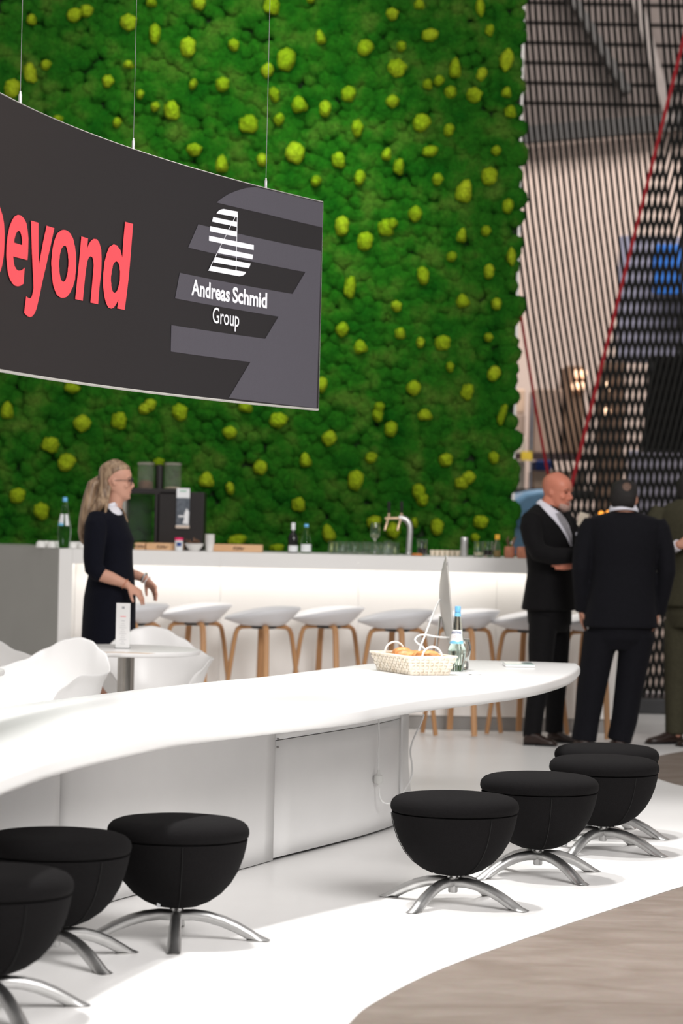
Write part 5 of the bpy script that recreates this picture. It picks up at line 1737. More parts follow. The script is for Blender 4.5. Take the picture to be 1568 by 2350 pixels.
def head(mb, org, H, R, wf=1.0, nose=1.0):
    org = Vector(org)
    head_rings(mb, org, H, R, HEAD, wf)
    def q(x, y, z): return R @ (Vector((x, y, z)) * H) + org
    mb.tube([(q(.31, 0, .545), .035 * H, .03 * H), (q(.355, 0, .45), .042 * H, .04 * H), (q(.385 + .03 * nose, 0, .365), .052 * H, .05 * H), (q(.37, 0, .315), .055 * H, .04 * H)], seg=12, round_end=0.8)
    for s in (-1, 1):
        mb.ell(q(.375, .05 * s, .325), (.04 * H, .032 * H, .03 * H), R, 10, 8)
        mb.ell(q(-.05, .315 * s * wf, .44), (.062 * H, .028 * H, .10 * H), R @ Matrix.Rotation(-0.25, 3, 'Y'), 14, 10)
        mb.ell(q(.30, .12 * s, .555), (.07 * H, .09 * H, .035 * H), R, 12, 8)       # brow ridge
        mb.ell(q(.25, .17 * s, .36), (.07 * H, .07 * H, .07 * H), R, 12, 8)         # cheek
    mb.ell(q(.335, 0, .215), (.035 * H, .085 * H, .022 * H), R, 12, 8)                # lips
    mb.ell(q(.33, 0, .175), (.033 * H, .07 * H, .020 * H), R, 12, 8)
    mb.ell(q(.305, 0, .06), (.05 * H, .075 * H, .05 * H), R, 12, 8)                   # chin
def face_parts(root, org, H, R, O, wf=1.0):
    org = Vector(org)
    def q(x, y, z): return R @ (Vector((x, y, z)) * H) + org
    for s in (-1, 1):
        b = MB(); b.ell(q(.325, .125 * s * wf, .49), (.022 * H, .045 * H, .020 * H), R, 14, 8); b.build('eye', M_eye, root, org=O)
        b = MB(); b.tube([q(.35, .06 * s, .565), q(.348, .13 * s, .58), q(.30, .20 * s, .56)], (.012 * H, .014 * H), seg=8); b.build('eyebrow', M_hair_d, root, org=O)
    b = MB(); b.tube([q(.345, -.085, .198), q(.366, 0, .197), q(.345, .085, .198)], (.010 * H, .012 * H), seg=8); b.build('mouth', M_lips, root, org=O)
def hand(mb, wrist, d, n, thumb=1, curl=0.35, k=1.0, spread=0.18):
    """palm and five fingers; d = finger direction, n = side the palm faces"""
    d = Vector(d).normalized(); n = Vector(n); n = (n - d * n.dot(d)).normalized()
    w = d.cross(n) * thumb
    P = Vector(wrist)
    mb.tube([(P - d * 0.01 * k, .021 * k, .027 * k), (P + d * .025 * k, .017 * k, .034 * k), (P + d * .06 * k, .0155 * k, .041 * k), (P + d * .092 * k, .0125 * k, .040 * k)], seg=16, ref=tuple(w), round_end=0.4)
    for i, (o_, L_, st) in enumerate(((.029, .072, .088), (.010, .080, .093), (-.010, .074, .090), (-.028, .058, .082))):
        p = P + d * (st - 0.012) * k + w * o_ * k
        ang = curl * (0.6 + 0.15 * i)
        dd = (d + w * spread * (o_ / 0.03) * 0.6).normalized()
        pts = [(p, .0098 * k, .0098 * k)]
        for s, seglen in enumerate((.45, .30, .25)):
            dd = (dd * math.cos(ang) + n * math.sin(ang)).normalized()
            p = p + dd * L_ * seglen * k
            r = (.0090, .0082, .0070)[s] * k
            pts.append((p, r, r))
        mb.tube(pts, seg=10, ref=tuple(w), round_end=0.8)
    p = P + d * .022 * k + w * .026 * k
    td = (d * 0.62 + w * 0.62 + n * 0.35).normalized()
    pts = [(p, .0135 * k, .0135 * k)]
    for s, L_ in enumerate((.032, .028, .022)):
        p = p + td * L_ * k
        pts.append((p, (.0115, .0100, .0082)[s] * k, (.0115, .0100, .0082)[s] * k))
        td = (td * 0.92 + d * 0.25 + n * 0.12).normalized()
    mb.tube(pts, seg=10, round_end=0.8)
def shoe(root, heel, toe, O, m=M_shoe, w=0.046):
    h, t = Vector(heel), Vector(toe)
    d = (t - h); d.z = 0; L = d.length; d.normalize()
    s = Vector((-d.y, d.x, 0))
    b = MB()
    secs = [(0.0, .030, .055), (.06, .040, .072), (.25, .040, .085), (.42, .038, .078), (.62, .046, .055), (.80, .044, .042), (.93, .034, .034), (1.0, .016, .024)]
    vs, fs = [], []
    seg = 16
    for f, hw, ht in secs:
        hw *= w / 0.046
        for i in range(seg):
            a = 2 * PI * i / seg
            z = ht * (0.5 + 0.5 * math.sin(a))
            ww = hw * math.copysign(abs(math.cos(a)) ** 0.7, math.cos(a))
            q = h + d * (L * f) + s * ww
            vs.append((q.x, q.y, 0.003 + z))
    for j in range(len(secs) - 1):
        for i in range(seg):
            k = (i + 1) % seg
            fs.append((j * seg + i, j * seg + k, (j + 1) * seg + k, (j + 1) * seg + i))
    fs.append(tuple(range(seg))); fs.append(tuple(range((len(secs) - 1) * seg, len(secs) * seg)))
    b.add(vs, fs)
    o = b.build('shoe', m, root, org=O, smooth=60)
    b = MB()
    for f0, f1, hw in ((0.0, 0.30, .036), (0.36, 0.98, .040)):
        c = h + d * L * (f0 + f1) / 2
        b.box((c.x, c.y, 0.006), (L * (f1 - f0), hw * 2 * w / 0.046, 0.012), math.atan2(d.y, d.x))
    b.build('sole', M_plastic, o, org=(0, 0, 0)).location = -Vector(O)
    return o
CAMV = Vector((0, 0, CAMH))
def drape(poly, bvh, off, name, m, root, O, cell=4.0, thick=0.004):
    """cloth piece lying on a body surface"""
    xs_ = [p[0] for p in poly]; ys_ = [p[1] for p in poly]
    bm = bmesh.new()
    vs = [bm.verts.new((x, y, 0)) for x, y in poly]
    f = bm.faces.new(vs)
    x = min(xs_) + cell
    while x < max(xs_):
        bmesh.ops.bisect_plane(bm, geom=bm.verts[:] + bm.edges[:] + bm.faces[:], plane_co=(x, 0, 0), plane_no=(1, 0, 0)); x += cell
    y = min(ys_) + cell
    while y < max(ys_):
        bmesh.ops.bisect_plane(bm, geom=bm.verts[:] + bm.edges[:] + bm.faces[:], plane_co=(0, y, 0), plane_no=(0, 1, 0)); y += cell
    bmesh.ops.triangulate(bm, faces=bm.faces)
    last = None
    for v in bm.verts:
        tgt = W(v.co.x, v.co.y, 18.0)
        dr = (tgt - CAMV).normalized()
        hit = bvh.ray_cast(CAMV, dr)
        if hit[0] is None:
            hit = bvh.find_nearest(CAMV + dr * (O[1] / dr.y))
        nn = hit[1].normalized()
        if nn.dot(dr) > 0: nn = -nn
        v.co = hit[0] + nn * off - Vector(O)
    me = bpy.data.meshes.new(name); bm.to_mesh(me); bm.free()
    o = link(name, me, m, root, smooth=70)
    s = o.modifiers.new('thick', 'SOLIDIFY'); s.thickness = thick; s.offset = 0
    return o
def person(name, label, bodymesh, m, O):
    me = bodymesh
    for v in me.vertices: v.co -= Vector(O)
    o = link('person', me, m, smooth=180, recalc=False)
    o.location = O
    return tag(o, label, 'person')
def wear(mesh, name, m, root, O, smooth=180):
    for v in mesh.vertices: v.co -= Vector(O)
    return link(name, mesh, m, root, smooth=smooth, recalc=False)
def bvh_of(*meshes):
    V, F = [], []
    for me in meshes:
        o = len(V)
        V += [v.co.copy() for v in me.vertices]
        F += [tuple(i + o for i in p.vertices) for p in me.polygons]
    return BVHTree.FromPolygons(V, F)
def rings_px(d0, lst, yaw=0.0):
    out = []
    for py, cx, a, b_, *dy in lst:
        q = W(cx, py, d0)
        out.append((q.x, d0 + (dy[0] if dy else 0), q.z, a, b_, yaw))
    return out

# ---------- woman in the navy dress
D = 16.2
def J(px, py, dy=0.0): 
    q = W(px, py, D); return Vector((q.x, D + dy, q.z))
O = (J(250, 1500).x, D, 0.0)
R0 = headframe(-0.05, 0.02)
ch = J(268, 1146)
body = MB()
head(body, ch, 0.232, R0, 0.98, 0.8)
body.tube([(J(268, 1135), .052, .050), (J(262, 1155), .050, .052), (J(254, 1178), .058, .07)], seg=20, round_end=0.5)
body.hloft(rings_px(D, [(1172, 251, .045, .08), (1185, 250, .07, .14), (1210, 253, .09, .15), (1240, 256, .10, .13), (1295, 255, .09, .115), (1370, 252, .12, .15), (1420, 251, .12, .155)]), 24)
for s in (-1, 1):
    body.tube([(J(251, 1410, .085 * s), .085, .085), (J(250, 1560, .075 * s), .060, .060), (J(246, 1650, .075 * s), .050, .050), (Vector((J(246, 1500).x, D + .075 * s, 0.09)), .036, .036), (Vector((J(250, 1500).x, D + .075 * s, 0.045)), .04, .036)], seg=18, round_end=0.6)
# near arm
body.tube([(J(229, 1195, -.14), .045, .045), (J(224, 1250, -.19), .042, .042), (J(222, 1306, -.215), .040, .040), (J(236, 1316, -.215), .041, .041), (J(262, 1325, -.21), .038, .038), (J(284, 1334, -.205), .029, .030), (J(300, 1341, -.20), .024, .026)], seg=16, round_end=0.6)
hand(body, J(300, 1342, -.20), (0.84, 0.05, -0.55), (-0.35, 0.45, -0.75), -1, 0.42, 0.95, 0.5)
# far arm
body.tube([(J(250, 1195, .14), .045, .045), (J(240, 1250, .18), .042, .042), (J(243, 1302, .20), .040, .040), (J(270, 1312, .17), .037, .037), (J(310, 1321, .10), .030, .030), (J(331, 1328, .07), .024, .026)], seg=16, round_end=0.6)
hand(body, J(331, 1328, .07), (0.68, -0.05, -0.72), (-0.45, -0.5, -0.65), 1, 0.40, 0.98, 0.5)
me = fuse(body, 0.0055, 2)
wom = person('person', 'blond woman in navy dress with white collar standing in profile', me, M_skin_w, O)
face_parts(wom, ch, 0.232, R0, O, 0.98)
dr = MB()
dr.hloft(rings_px(D, [(1163, 256, .055, .07), (1169, 254, .070, .10), (1177, 251, .085, .145), (1190, 250, .102, .172), (1212, 253, .116, .168), (1238, 259, .129, .156), (1262, 258, .122, .146), (1292, 257, .126, .142), (1330, 255, .142, .162), (1370, 252, .156, .186), (1420, 250, .160, .19), (1480, 249, .164, .192), (1560, 249, .17, .195)]), 36)
dr.tube([(J(230, 1186, -.13), .062, .062), (J(226, 1205, -.165), .068, .066), (J(224, 1240, -.19), .067, .062), (J(222, 1280, -.21), .062, .058), (J(223, 1304, -.215), .057, .056), (J(233, 1313, -.215), .053, .053), (J(240, 1317, -.215), .050, .050)], seg=20, round_end=0.25)
dr.tube([(J(252, 1186, .13), .062, .062), (J(244, 1240, .18), .066, .062), (J(241, 1300, .20), .058, .058), (J(262, 1310, .18), .052, .052)], seg=20, round_end=0.25)
me = fuse(dr, 0.008, 3)
bv = bvh_of(me)
wear(me, 'dress', M_dress, wom, O)
# collar: a flat band of two rounded leaves round the neck
def collar_leaf(pts, name, m):
    return drape(pts, bv, 0.004, name, m, wom, O, 3.0, 0.004)
b = MB()
b.tube(smoothline([J(266, 1157, -.055), J(256, 1160, -.075), J(246, 1160, -.06), J(243, 1159, 0.0), J(247, 1160, .06), J(258, 1160, .075), J(268, 1158, .05), J(273, 1163, 0.0)], 5, True) , (0.006, 0.012), seg=10)
b.build('collar_band', M_collar, wom, org=O)
collar_leaf([(244, 1157), (252, 1155), (262, 1159), (272, 1167), (279, 1177), (278, 1182), (270, 1183), (258, 1177), (248, 1168)], 'collar_leaf', M_collar)
# hair
def hq(x, y, z): return R0 @ (Vector((x, y, z)) * 0.232) + ch
hr = MB()
HAIRW = [(.36, -.20, -.46, .29), (.46, -.14, -.475, .315), (.56, -.03, -.485, .335), (.64, .10, -.495, .352), (.72, .24, -.495, .35), (.80, .325, -.475, .333), (.88, .285, -.42, .29), (.95, .18, -.33, .22), (1.01, .06, -.22, .14), (1.04, -.04, -.12, .05)]
head_rings(hr, ch, 0.232, R0, HAIRW, 0.98)
hr.tube([(hq(-.44, 0, .50), .028, .03), (J(214, 1112), .036, .045), (J(208, 1135), .040, .060), (J(203, 1165), .046, .080), (J(197, 1195), .044, .080), (J(191, 1222), .034, .06), (J(191, 1240), .022, .04), (J(196, 1251), .010, .015)], seg=18, ref=(0, 1, 0), round_end=0.4)
hr.tube([(hq(-.28, -.22, .42), .028, .028), (J(239, 1125, -.045), .032, .03), (J(236, 1145, -.06), .036, .03), (J(232, 1160, -.09), .036, .028), (J(218, 1175, -.10), .03, .028), (J(206, 1200, -.08), .03, .03)], seg=14, round_end=0.6)
hr.tube([(hq(-.18, -.24, .32), .016, .016), (J(249, 1140, -.065), .016, .016), (J(247, 1155, -.095), .018, .015), (J(247, 1170, -.125), .012, .010), (J(246, 1180, -.14), .006, .005)], seg=10, round_end=0.6)
hr.tube([(hq(-.3, 0, .3), .05, .05), (J(236, 1140), .05, .05), (J(228, 1165, -.02), .045, .06)], seg=14, round_end=0.6)
hr.tube([(J(268, 1160, .06), .018, .018), (J(280, 1180, .07), .018, .018), (J(290, 1198, .07), .008, .008)], seg=10, round_end=0.6)
wear(fuse(hr, 0.006, 2), 'hair', M_hair_w, wom, O)
b = MB(); b.tube([hq(-.45 + .02 * math.cos(a), 0, .5) + Vector((0, .034 * math.cos(a), .034 * math.sin(a))) for a in [2 * PI * i / 16 for i in range(17)]], 0.006, seg=8); b.build('hair_tie', M_plastic, wom, org=O)
# glasses
gs = MB()
for s in (-1, 1):
    c = hq(.375, .135 * s, .475)
    gs.tube([c + R0 @ Vector((0, .024 * math.cos(a), .021 * math.sin(a))) for a in [2 * PI * i / 20 for i in range(21)]], 0.0024, seg=6)
    gs.tube([c + R0 @ Vector((0, .024 * s, .006)), hq(.15, .315 * s, .50), hq(-.04, .325 * s, .48)], 0.0017, seg=6)
gs.tube([hq(.375, .03, .49), hq(.40, 0, .50), hq(.375, -.03, .49)], 0.002, seg=6)
gs.build('glasses', M_plastic, wom, org=O)
# wrist things
def band(c, ax, r, w, name, m):
    ax = Vector(ax).normalized(); s = ax.cross(Vector((0, 1, 0))).normalized(); t_ = ax.cross(s)
    b = MB(); b.tube([Vector(c) + s * r * math.cos(a) + t_ * r * math.sin(a) for a in [2 * PI * i / 20 for i in range(21)]], w, seg=8)
    return b.build(name, m, wom, org=O)
band(J(293, 1338, -.203), (0.85, 0, -0.5), 0.030, 0.0035, 'bracelet', M_copper)
wt = band(J(329, 1327, .075), (0.8, -.2, -0.4), 0.028, 0.0075, 'watch', M_chrome)
band(J(336, 1333, .07), (0.75, -.2, -0.5), 0.028, 0.003, 'pearl_bracelet', M_label)
for s in (-1, 1):
    shoe(wom, (J(238, 1500).x, D + .075 * s, 0), (J(338, 1500).x, D + .075 * s, 0), O, M_plastic, 0.038)

# ---------- bald man with folded arms
D = 17.86
O = (J(1255, 1700).x, D, 0.0)
yw = -0.62
R1 = headframe(-0.60, 0.10)
ch = J(1277, 1170)
Hb = 0.250
body = MB()
head(body, ch, Hb, R1, 1.03)
body.tube([(J(1268, 1146, 0.0), .062, .062), (J(1263, 1162), .064, .064), (J(1258, 1182), .075, .085)], seg=20, round_end=0.5)
body.hloft(rings_px(D, [(1172, 1257, .06, .09), (1190, 1256, .09, .17), (1215, 1258, .10, .18), (1250, 1262, .11, .17), (1310, 1264, .09, .13), (1390, 1261, .085, .125), (1420, 1261, .08, .12)], yw), 24)
fw = Vector((math.cos(yw), math.sin(yw), 0)); rt = Vector((fw.y, -fw.x, 0))
for px_, s in ((1236, -.12), (1282, .11)):
    pass
legs_b = [[(1247, 1415, -.09), (1238, 1540, -.12), (1219, 1685, -.15)], [(1279, 1415, .08), (1281, 1545, .10), (1277, 1676, .12)]]
for L3 in legs_b:
    body.tube([(J(*L3[0]), .068, .068), (J(*L3[1]), .055, .055), (J(*L3[2]), .040, .040), (Vector((J(*L3[2]).x, J(*L3[2]).y, .05)), .038, .038)], seg=16, round_end=0.5)
body.tube([(J(1217, 1195, -.16), .055, .055), (J(1222, 1240, -.22), .048, .048), (J(1234, 1270, -.27), .045, .045), (J(1275, 1274, -.30), .036, .036), (J(1304, 1273, -.26), .028, .028)], seg=16, round_end=0.5)
hand(body, J(1306, 1272, -.24), (0.25, 0.95, 0.05), (0.9, 0.1, 0), 1, 0.3, 0.95)
body.tube([(J(1294, 1195, .14), .055, .055), (J(1322, 1235, .06), .048, .048), (J(1334, 1268, -.05), .045, .045), (J(1322, 1287, -.17), .036, .036), (J(1311, 1293, -.24), .028, .028)], seg=16, round_end=0.5)
hand(body, J(1312, 1293, -.25), (-0.97, -0.22, -0.04), (-0.1, 0.95, 0.25), -1, 0.12, 1.0, 0.1)
me = fuse(body, 0.006, 2)
bald = person('person', 'bald man in black suit and grey tie with folded arms', me, M_skin_b, O)
face_parts(bald, ch, Hb, R1, O, 1.03)
jk = MB()
jk.hloft(rings_px(D, [(1158, 1253, .066, .085), (1165, 1255, .088, .125), (1174, 1256, .105, .178), (1186, 1256, .120, .212), (1205, 1257, .136, .226), (1240, 1262, .146, .216), (1280, 1264, .141, .196), (1310, 1265, .136, .186), (1350, 1263, .146, .200), (1400, 1260, .162, .216)], yw), 36, 2.2)
jk.tube([(J(1218, 1188, -.15), .070, .070), (J(1214, 1210, -.19), .074, .072), (J(1218, 1240, -.23), .068, .066), (J(1230, 1266, -.27), .064, .062), (J(1262, 1275, -.30), .058, .056), (J(1302, 1274, -.29), .052, .050), (J(1318, 1276, -.25), .046, .046)], seg=20, round_end=0.3)
jk.tube([(J(1292, 1188, .13), .070, .070), (J(1318, 1228, .08), .068, .066), (J(1334, 1264, -.04), .062, .060), (J(1322, 1284, -.16), .052, .05), (J(1314, 1290, -.21), .044, .042)], seg=20, round_end=0.2)
mej = fuse(jk, 0.009, 3)
bv = bvh_of(mej, me)
# move the body mesh back into place for ray tests: it is stored relative to its root
bvj = bvh_of(mej)
wear(mej, 'jacket', M_suit_b, bald, O)
tr = MB()
tr.hloft(rings_px(D, [(1380, 1261, .13, .17), (1400, 1261, .138, .175), (1430, 1262, .135, .172), (1450, 1262, .10, .14)], yw), 28)
tr.tube([(J(1246, 1415, -.08), .098, .098), (J(1240, 1480, -.10), .088, .088), (J(1237, 1545, -.12), .076, .074), (J(1224, 1630, -.14), .063, .063), (J(1217, 1690, -.15), .060, .062)], seg=22, round_end=0.1)
tr.tube([(J(1279, 1415, .08), .098, .098), (J(1281, 1480, .09), .086, .086), (J(1281, 1545, .10), .075, .074), (J(1277, 1630, .115), .063, .063), (J(1275, 1684, .12), .060, .062)], seg=22, round_end=0.1)
wear(fuse(tr, 0.009, 3), 'trousers', M_suit_b, bald, O)
drape([(1237, 1158), (1243, 1151), (1256, 1158), (1270, 1168), (1284, 1178), (1295, 1190), (1304, 1207), (1310, 1228), (1312, 1256), (1308, 1254), (1298, 1232), (1284, 1210), (1266, 1189), (1250, 1173)], bvj, 0.006, 'shirt_front', M_shirt, bald, O, 3.0)
drape([(1273, 1180), (1283, 1177), (1291, 1187), (1300, 1206), (1307, 1228), (1309, 1250), (1302, 1232), (1292, 1213), (1282, 1197)], bvj, 0.011, 'tie', M_tie, bald, O, 3.0)
b = MB()
cc = J(1262, 1160)
ringp = []
for i in range(25):
    a = 2 * PI * i / 24
    q = Vector((0.070 * math.cos(a), 0.074 * math.sin(a), 0))
    q = Matrix.Rotation(yw, 3, 'Z') @ q
    q.z = -0.030 * math.cos(a)
    ringp.append(cc + q)
b.tube(ringp, (0.007, 0.022), seg=10); b.build('shirt_collar', M_shirt, bald, org=O)
# beard stubble
bd = MB()
BEARD = [(-0.045, .255, .10, .075), (.02, .342, .12, .155), (.08, .362, .10, .205), (.14, .352, .12, .225), (.19, .318, .15, .22)]
head_rings(bd, ch, Hb, R1, BEARD, 1.04)
def hq(x, y, z): return R1 @ (Vector((x, y, z)) * Hb) + ch
bd.tube([hq(.34, -.12, .235), hq(.378, 0, .25), hq(.34, .12, .235)], (.018 * Hb, .02 * Hb), seg=8)
wear(fuse(bd, 0.005, 2), 'beard', M_beard, bald, O)
b = MB(); p = J(1322, 1225, -.17); b.box(p, (0.035, 0.01, 0.022), 0.5); b.build('pocket_square', M_shirt, bald, org=O, bevel=0.003)
shoe(bald, (J(1200, 1700).x, D - .16, 0), (J(1272, 1700).x, D - .23, 0), O)
shoe(bald, (J(1262, 1700).x, D + .12, 0), (J(1322, 1700).x, D + .06, 0), O)

# ---------- man seen from behind
D = 17.45
O = (J(1400, 1700).x, D, 0.0)
yw = PI / 2 + 0.05
R2 = headframe(PI / 2 - 0.25, 0.0)
ch = J(1433, 1185)
Hm = 0.238
body = MB()
head(body, ch, Hm, R2, 1.10)
body.tube([(J(1432, 1150), .066, .066), (J(1432, 1170), .070, .068), (J(1432, 1190), .085, .085)], seg=20, round_end=0.5)
body.hloft(rings_px(D, [(1180, 1432, .07, .10), (1200, 1434, .10, .19), (1240, 1433, .11, .19), (1300, 1430, .11, .17), (1400, 1426, .10, .15), (1440, 1424, .09, .15)], yw), 24)
for L3 in ([(1376, 1450, 0), (1358, 1570, 0), (1340, 1690, 0)], [(1468, 1450, 0), (1444, 1575, 0), (1421, 1692, 0)]):
    body.tube([(J(*L3[0]), .072, .072), (J(*L3[1]), .058, .058), (J(*L3[2]), .044, .044), (Vector((J(*L3[2]).x, D, .05)), .04, .04)], seg=16, round_end=0.5)
body.tube([(J(1356, 1212), .055, .055), (J(1334, 1300, -.02), .046, .046), (J(1334, 1395, .05), .032, .032)], seg=16, round_end=0.5)
hand(body, J(1335, 1397, .05), (0.1, 0.2, -0.95), (1, 0, 0), 1, 0.3)
body.tube([(J(1512, 1212), .055, .055), (J(1528, 1305, -.02), .046, .046), (J(1512, 1400, .03), .032, .032)], seg=16, round_end=0.5)
hand(body, J(1511, 1402, .03), (-0.1, 0.15, -0.95), (-1, 0, 0), -1, 0.45)
me = fuse(body, 0.006, 2)
back_man = person('person', 'dark-haired man in navy suit seen from behind', me, M_skin_m, O)
face_parts(back_man, ch, Hm, R2, O, 1.1)
jk = MB()
jk.hloft(rings_px(D, [(1175, 1432, .080, .090), (1180, 1432, .095, .14), (1186, 1433, .115, .20), (1192, 1434, .130, .235), (1215, 1434, .145, .238), (1250, 1433, .150, .220), (1300, 1430, .145, .206), (1350, 1428, .150, .212), (1400, 1426, .160, .228), (1440, 1424, .166, .243)], yw), 36, 2.3)
jk.tube([(J(1362, 1199), .064, .064), (J(1352, 1216), .072, .070), (J(1338, 1262, -.01), .068, .066), (J(1333, 1305, -.02), .061, .060), (J(1336, 1360, .02), .055, .054), (J(1337, 1402, .05), .046, .045)], seg=20, round_end=0.15)
jk.tube([(J(1506, 1200), .064, .064), (J(1514, 1216), .072, .070), (J(1527, 1265, -.01), .066, .064), (J(1530, 1312, -.02), .060, .058), (J(1522, 1360, .01), .054, .053), (J(1513, 1408, .03), .046, .045)], seg=20, round_end=0.15)
mej = fuse(jk, 0.009, 3)
bvj = bvh_of(mej)
wear(mej, 'jacket', M_suit_n, back_man, O)
b = MB(); b.tube([J(1345, 1300, -.0), J(1344, 1426, -.05)], 0.001, seg=4)
tr = MB()
tr.hloft(rings_px(D, [(1405, 1425, .13, .195), (1430, 1424, .138, .205), (1465, 1424, .14, .21), (1490, 1420, .10, .17)], yw), 28)
tr.tube([(J(1380, 1455), .112, .115), (J(1370, 1510), .104, .105), (J(1357, 1585), .094, .095), (J(1347, 1655), .080, .082), (J(1340, 1699), .078, .082)], seg=24, round_end=0.1)
tr.tube([(J(1464, 1455), .112, .115), (J(1455, 1510), .102, .105), (J(1443, 1585), .090, .092), (J(1433, 1655), .086, .085), (J(1421, 1700), .077, .080)], seg=24, round_end=0.1)
wear(fuse(tr, 0.009, 3), 'trousers', M_suit_n, back_man, O)
# collar, hair
b = MB()
cc = J(1431, 1169.5)
ringp = []
for i in range(25):
    a = 2 * PI * i / 24
    q = Matrix.Rotation(yw, 3, 'Z') @ Vector((0.084 * math.cos(a), 0.086 * math.sin(a), 0)); q.z = -0.020 * math.cos(a)
    ringp.append(cc + q)
b.tube(ringp, (0.008, 0.024), seg=10); b.build('shirt_collar', M_shirt, back_man, org=O)
hr = MB()
HAIRM = [(.18, -.12, -.33, .24), (.26, -.10, -.40, .275), (.34, -.08, -.45, .300), (.44, -.02, -.475, .315), (.54, .06, -.49, .328), (.64, .20, -.49, .338), (.74, .30, -.48, .334), (.84, .29, -.43, .305), (.92, .20, -.345, .245), (.975, .10, -.23, .16), (1.01, 0, -.12, .06)]
head_rings(hr, ch, Hm, R2, HAIRM, 1.10)
meh = fuse(hr, 0.006, 2)
bvj = bvh_of(meh)
wear(meh, 'hair', M_hair_d, back_man, O)
drape([(1429, 1113), (1435, 1108), (1443, 1108), (1449, 1113), (1449, 1121), (1443, 1127), (1435, 1126), (1429, 1120)], bvj, 0.001, 'thin_spot', mat('thinning_hair', (0.12, 0.07, 0.05), 0.6, var=0.4, vscale=120), back_man, O, 3.0, 0.002)
for x in (1340, 1421):
    shoe(back_man, (J(x, 1700).x, D - .08, 0), (J(x - 6, 1700).x, D + .21, 0), O)

# ---------- cream card between the two men
p0 = W(1336, 1200, 17.93)
b = MB()
Mx = Matrix.Rotation(0.24, 3, 'Y')
b.box((0, 0, 0), (0.062, 0.006, 0.135), M=Mx)
card = b.build('cream_card', M_cream, smooth=0, bevel=0.002)
card.location = p0
tag(card, 'cream folded card held up between bald man and navy-suited man', 'card')

# ---------- man in the olive suit, cut by the picture edge
D = 18.05
O = (J(1585, 1700).x, D, 0.0)
yw = PI + 0.75
R3 = headframe(-0.5, 0.0)
ch = J(1592, 1165)
body = MB()
head(body, ch, Hm, R3, 1.05)
body.tube([(J(1590, 1135), .064, .064), (J(1588, 1155), .068, .066), (J(1586, 1175), .085, .085)], seg=20, round_end=0.5)
body.hloft(rings_px(D, [(1160, 1585, .07, .10), (1185, 1584, .10, .19), (1230, 1583, .11, .19), (1300, 1582, .11, .16), (1400, 1582, .12, .17), (1430, 1582, .12, .17)], yw), 24)
for L3 in ([(1562, 1430, .05), (1556, 1560, .05), (1552, 1685, .02)], [(1606, 1430, -.06), (1608, 1560, -.08), (1610, 1690, -.1)]):
    body.tube([(J(*L3[0]), .088, .088), (J(*L3[1]), .06, .06), (J(*L3[2]), .042, .042), (Vector((J(*L3[2]).x, J(*L3[2]).y, .05)), .04, .04)], seg=16, round_end=0.5)
body.tube([(J(1518, 1180, .1), .055, .055), (J(1505, 1260, .06), .046, .046), (J(1525, 1262, -.08), .040, .040), (J(1549, 1250, -.2), .030, .030)], seg=16, round_end=0.5)
hand(body, J(1550, 1249, -.21), (0.95, -0.2, 0.12), (0.0, 0.9, -0.3), 1, 0.5, 1.05, 0.1)
body.tube([(J(1652, 1185, -.1), .055, .055), (J(1664, 1280, -.12), .046, .046), (J(1650, 1370, -.2), .032, .032)], seg=16, round_end=0.5)
hand(body, J(1650, 1372, -.2), (-0.1, -0.1, -0.95), (-1, 0, 0), 1, 0.4)
me = fuse(body, 0.007, 2)
olive = person('person', 'man in olive green suit cut by the picture edge', me, M_skin_m, O)
face_parts(olive, ch, Hm, R3, O, 1.05)
jk = MB()
jk.hloft(rings_px(D, [(1146, 1588, .082, .088), (1152, 1586, .095, .13), (1160, 1585, .115, .19), (1172, 1584, .130, .222), (1195, 1583, .142, .230), (1240, 1583, .146, .215), (1300, 1582, .140, .195), (1340, 1582, .148, .205), (1392, 1582, .162, .222)], yw), 36, 2.2)
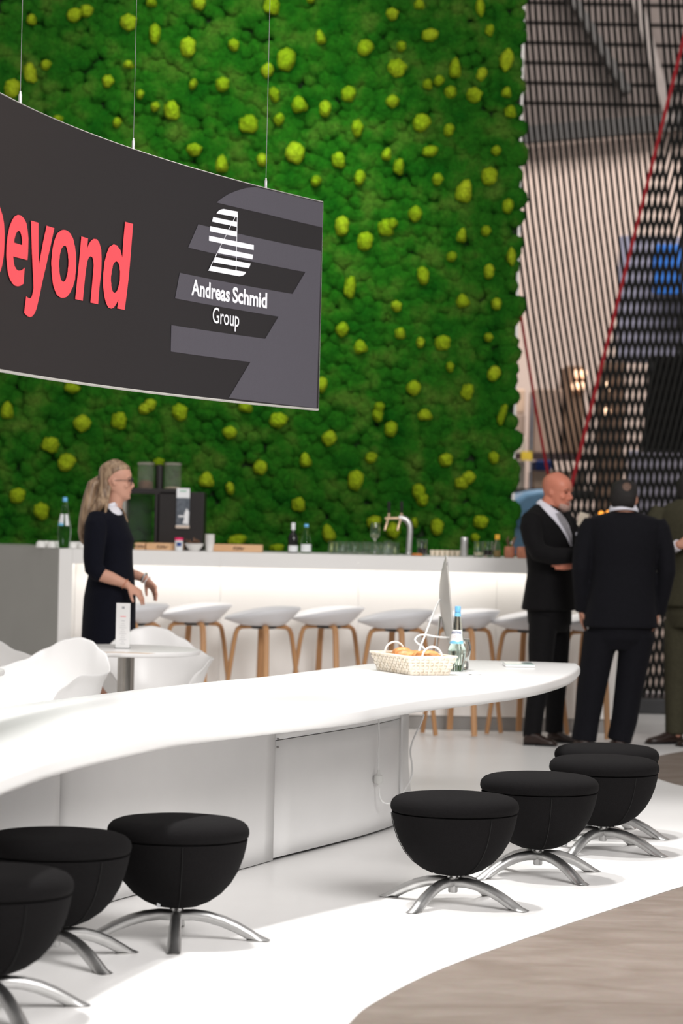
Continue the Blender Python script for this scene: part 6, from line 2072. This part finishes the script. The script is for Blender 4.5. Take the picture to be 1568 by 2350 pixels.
jk.tube([(J(1524, 1170, .10), .068, .068), (J(1514, 1190, .10), .074, .072), (J(1505, 1230, .08), .068, .066), (J(1503, 1262, .04), .062, .060), (J(1522, 1264, -.07), .056, .054), (J(1540, 1255, -.16), .048, .046)], seg=20, round_end=0.2)
jk.tube([(J(1645, 1172, -.10), .068, .068), (J(1656, 1195, -.10), .072, .072), (J(1663, 1275, -.12), .062, .060), (J(1652, 1362, -.19), .046, .046)], seg=20, round_end=0.2)
mej = fuse(jk, 0.009, 3)
wear(mej, 'jacket', M_suit_o, olive, O)
tr = MB()
tr.hloft(rings_px(D, [(1375, 1582, .13, .17), (1410, 1582, .138, .175), (1440, 1582, .12, .16)], yw), 28)
tr.tube([(J(1562, 1425, .05), .100, .100), (J(1558, 1500, .05), .092, .092), (J(1555, 1570, .05), .080, .080), (J(1552, 1640, .03), .070, .070), (J(1551, 1685, .02), .066, .068)], seg=22, round_end=0.1)
tr.tube([(J(1606, 1425, -.06), .100, .100), (J(1608, 1500, -.07), .090, .090), (J(1609, 1570, -.08), .080, .080), (J(1610, 1690, -.1), .066, .066)], seg=22, round_end=0.1)
wear(fuse(tr, 0.009, 3), 'trousers', M_suit_o, olive, O)
b = MB(); b.tube([J(1541, 1255, -.17), J(1549, 1250, -.20)], 0.038, seg=18); b.build('shirt_cuff', M_shirt, olive, org=O)
b = MB()
cc = J(1588, 1150)
ringp = []
for i in range(25):
    a = 2 * PI * i / 24
    q = Matrix.Rotation(yw, 3, 'Z') @ Vector((0.076 * math.cos(a), 0.080 * math.sin(a), 0)); q.z = -0.03 * math.cos(a)
    ringp.append(cc + q)
b.tube(ringp, (0.007, 0.020), seg=10); b.build('shirt_collar', M_shirt, olive, org=O)
hr = MB()
HAIRO = [(.15, -.12, -.33, .24)] + HAIRM[1:9] + [(.97, .16, -.28, .20), (1.03, .05, -.15, .08)]
head_rings(hr, ch, Hm, R3, HAIRO, 1.07)
wear(fuse(hr, 0.006, 2), 'hair', M_hair_d, olive, O)
shoe(olive, (J(1566, 1700).x, D + .04, 0), (J(1482, 1700).x, D - .06, 0), O)
shoe(olive, (J(1622, 1700).x, D - .08, 0), (J(1548, 1700).x, D - .22, 0), O)
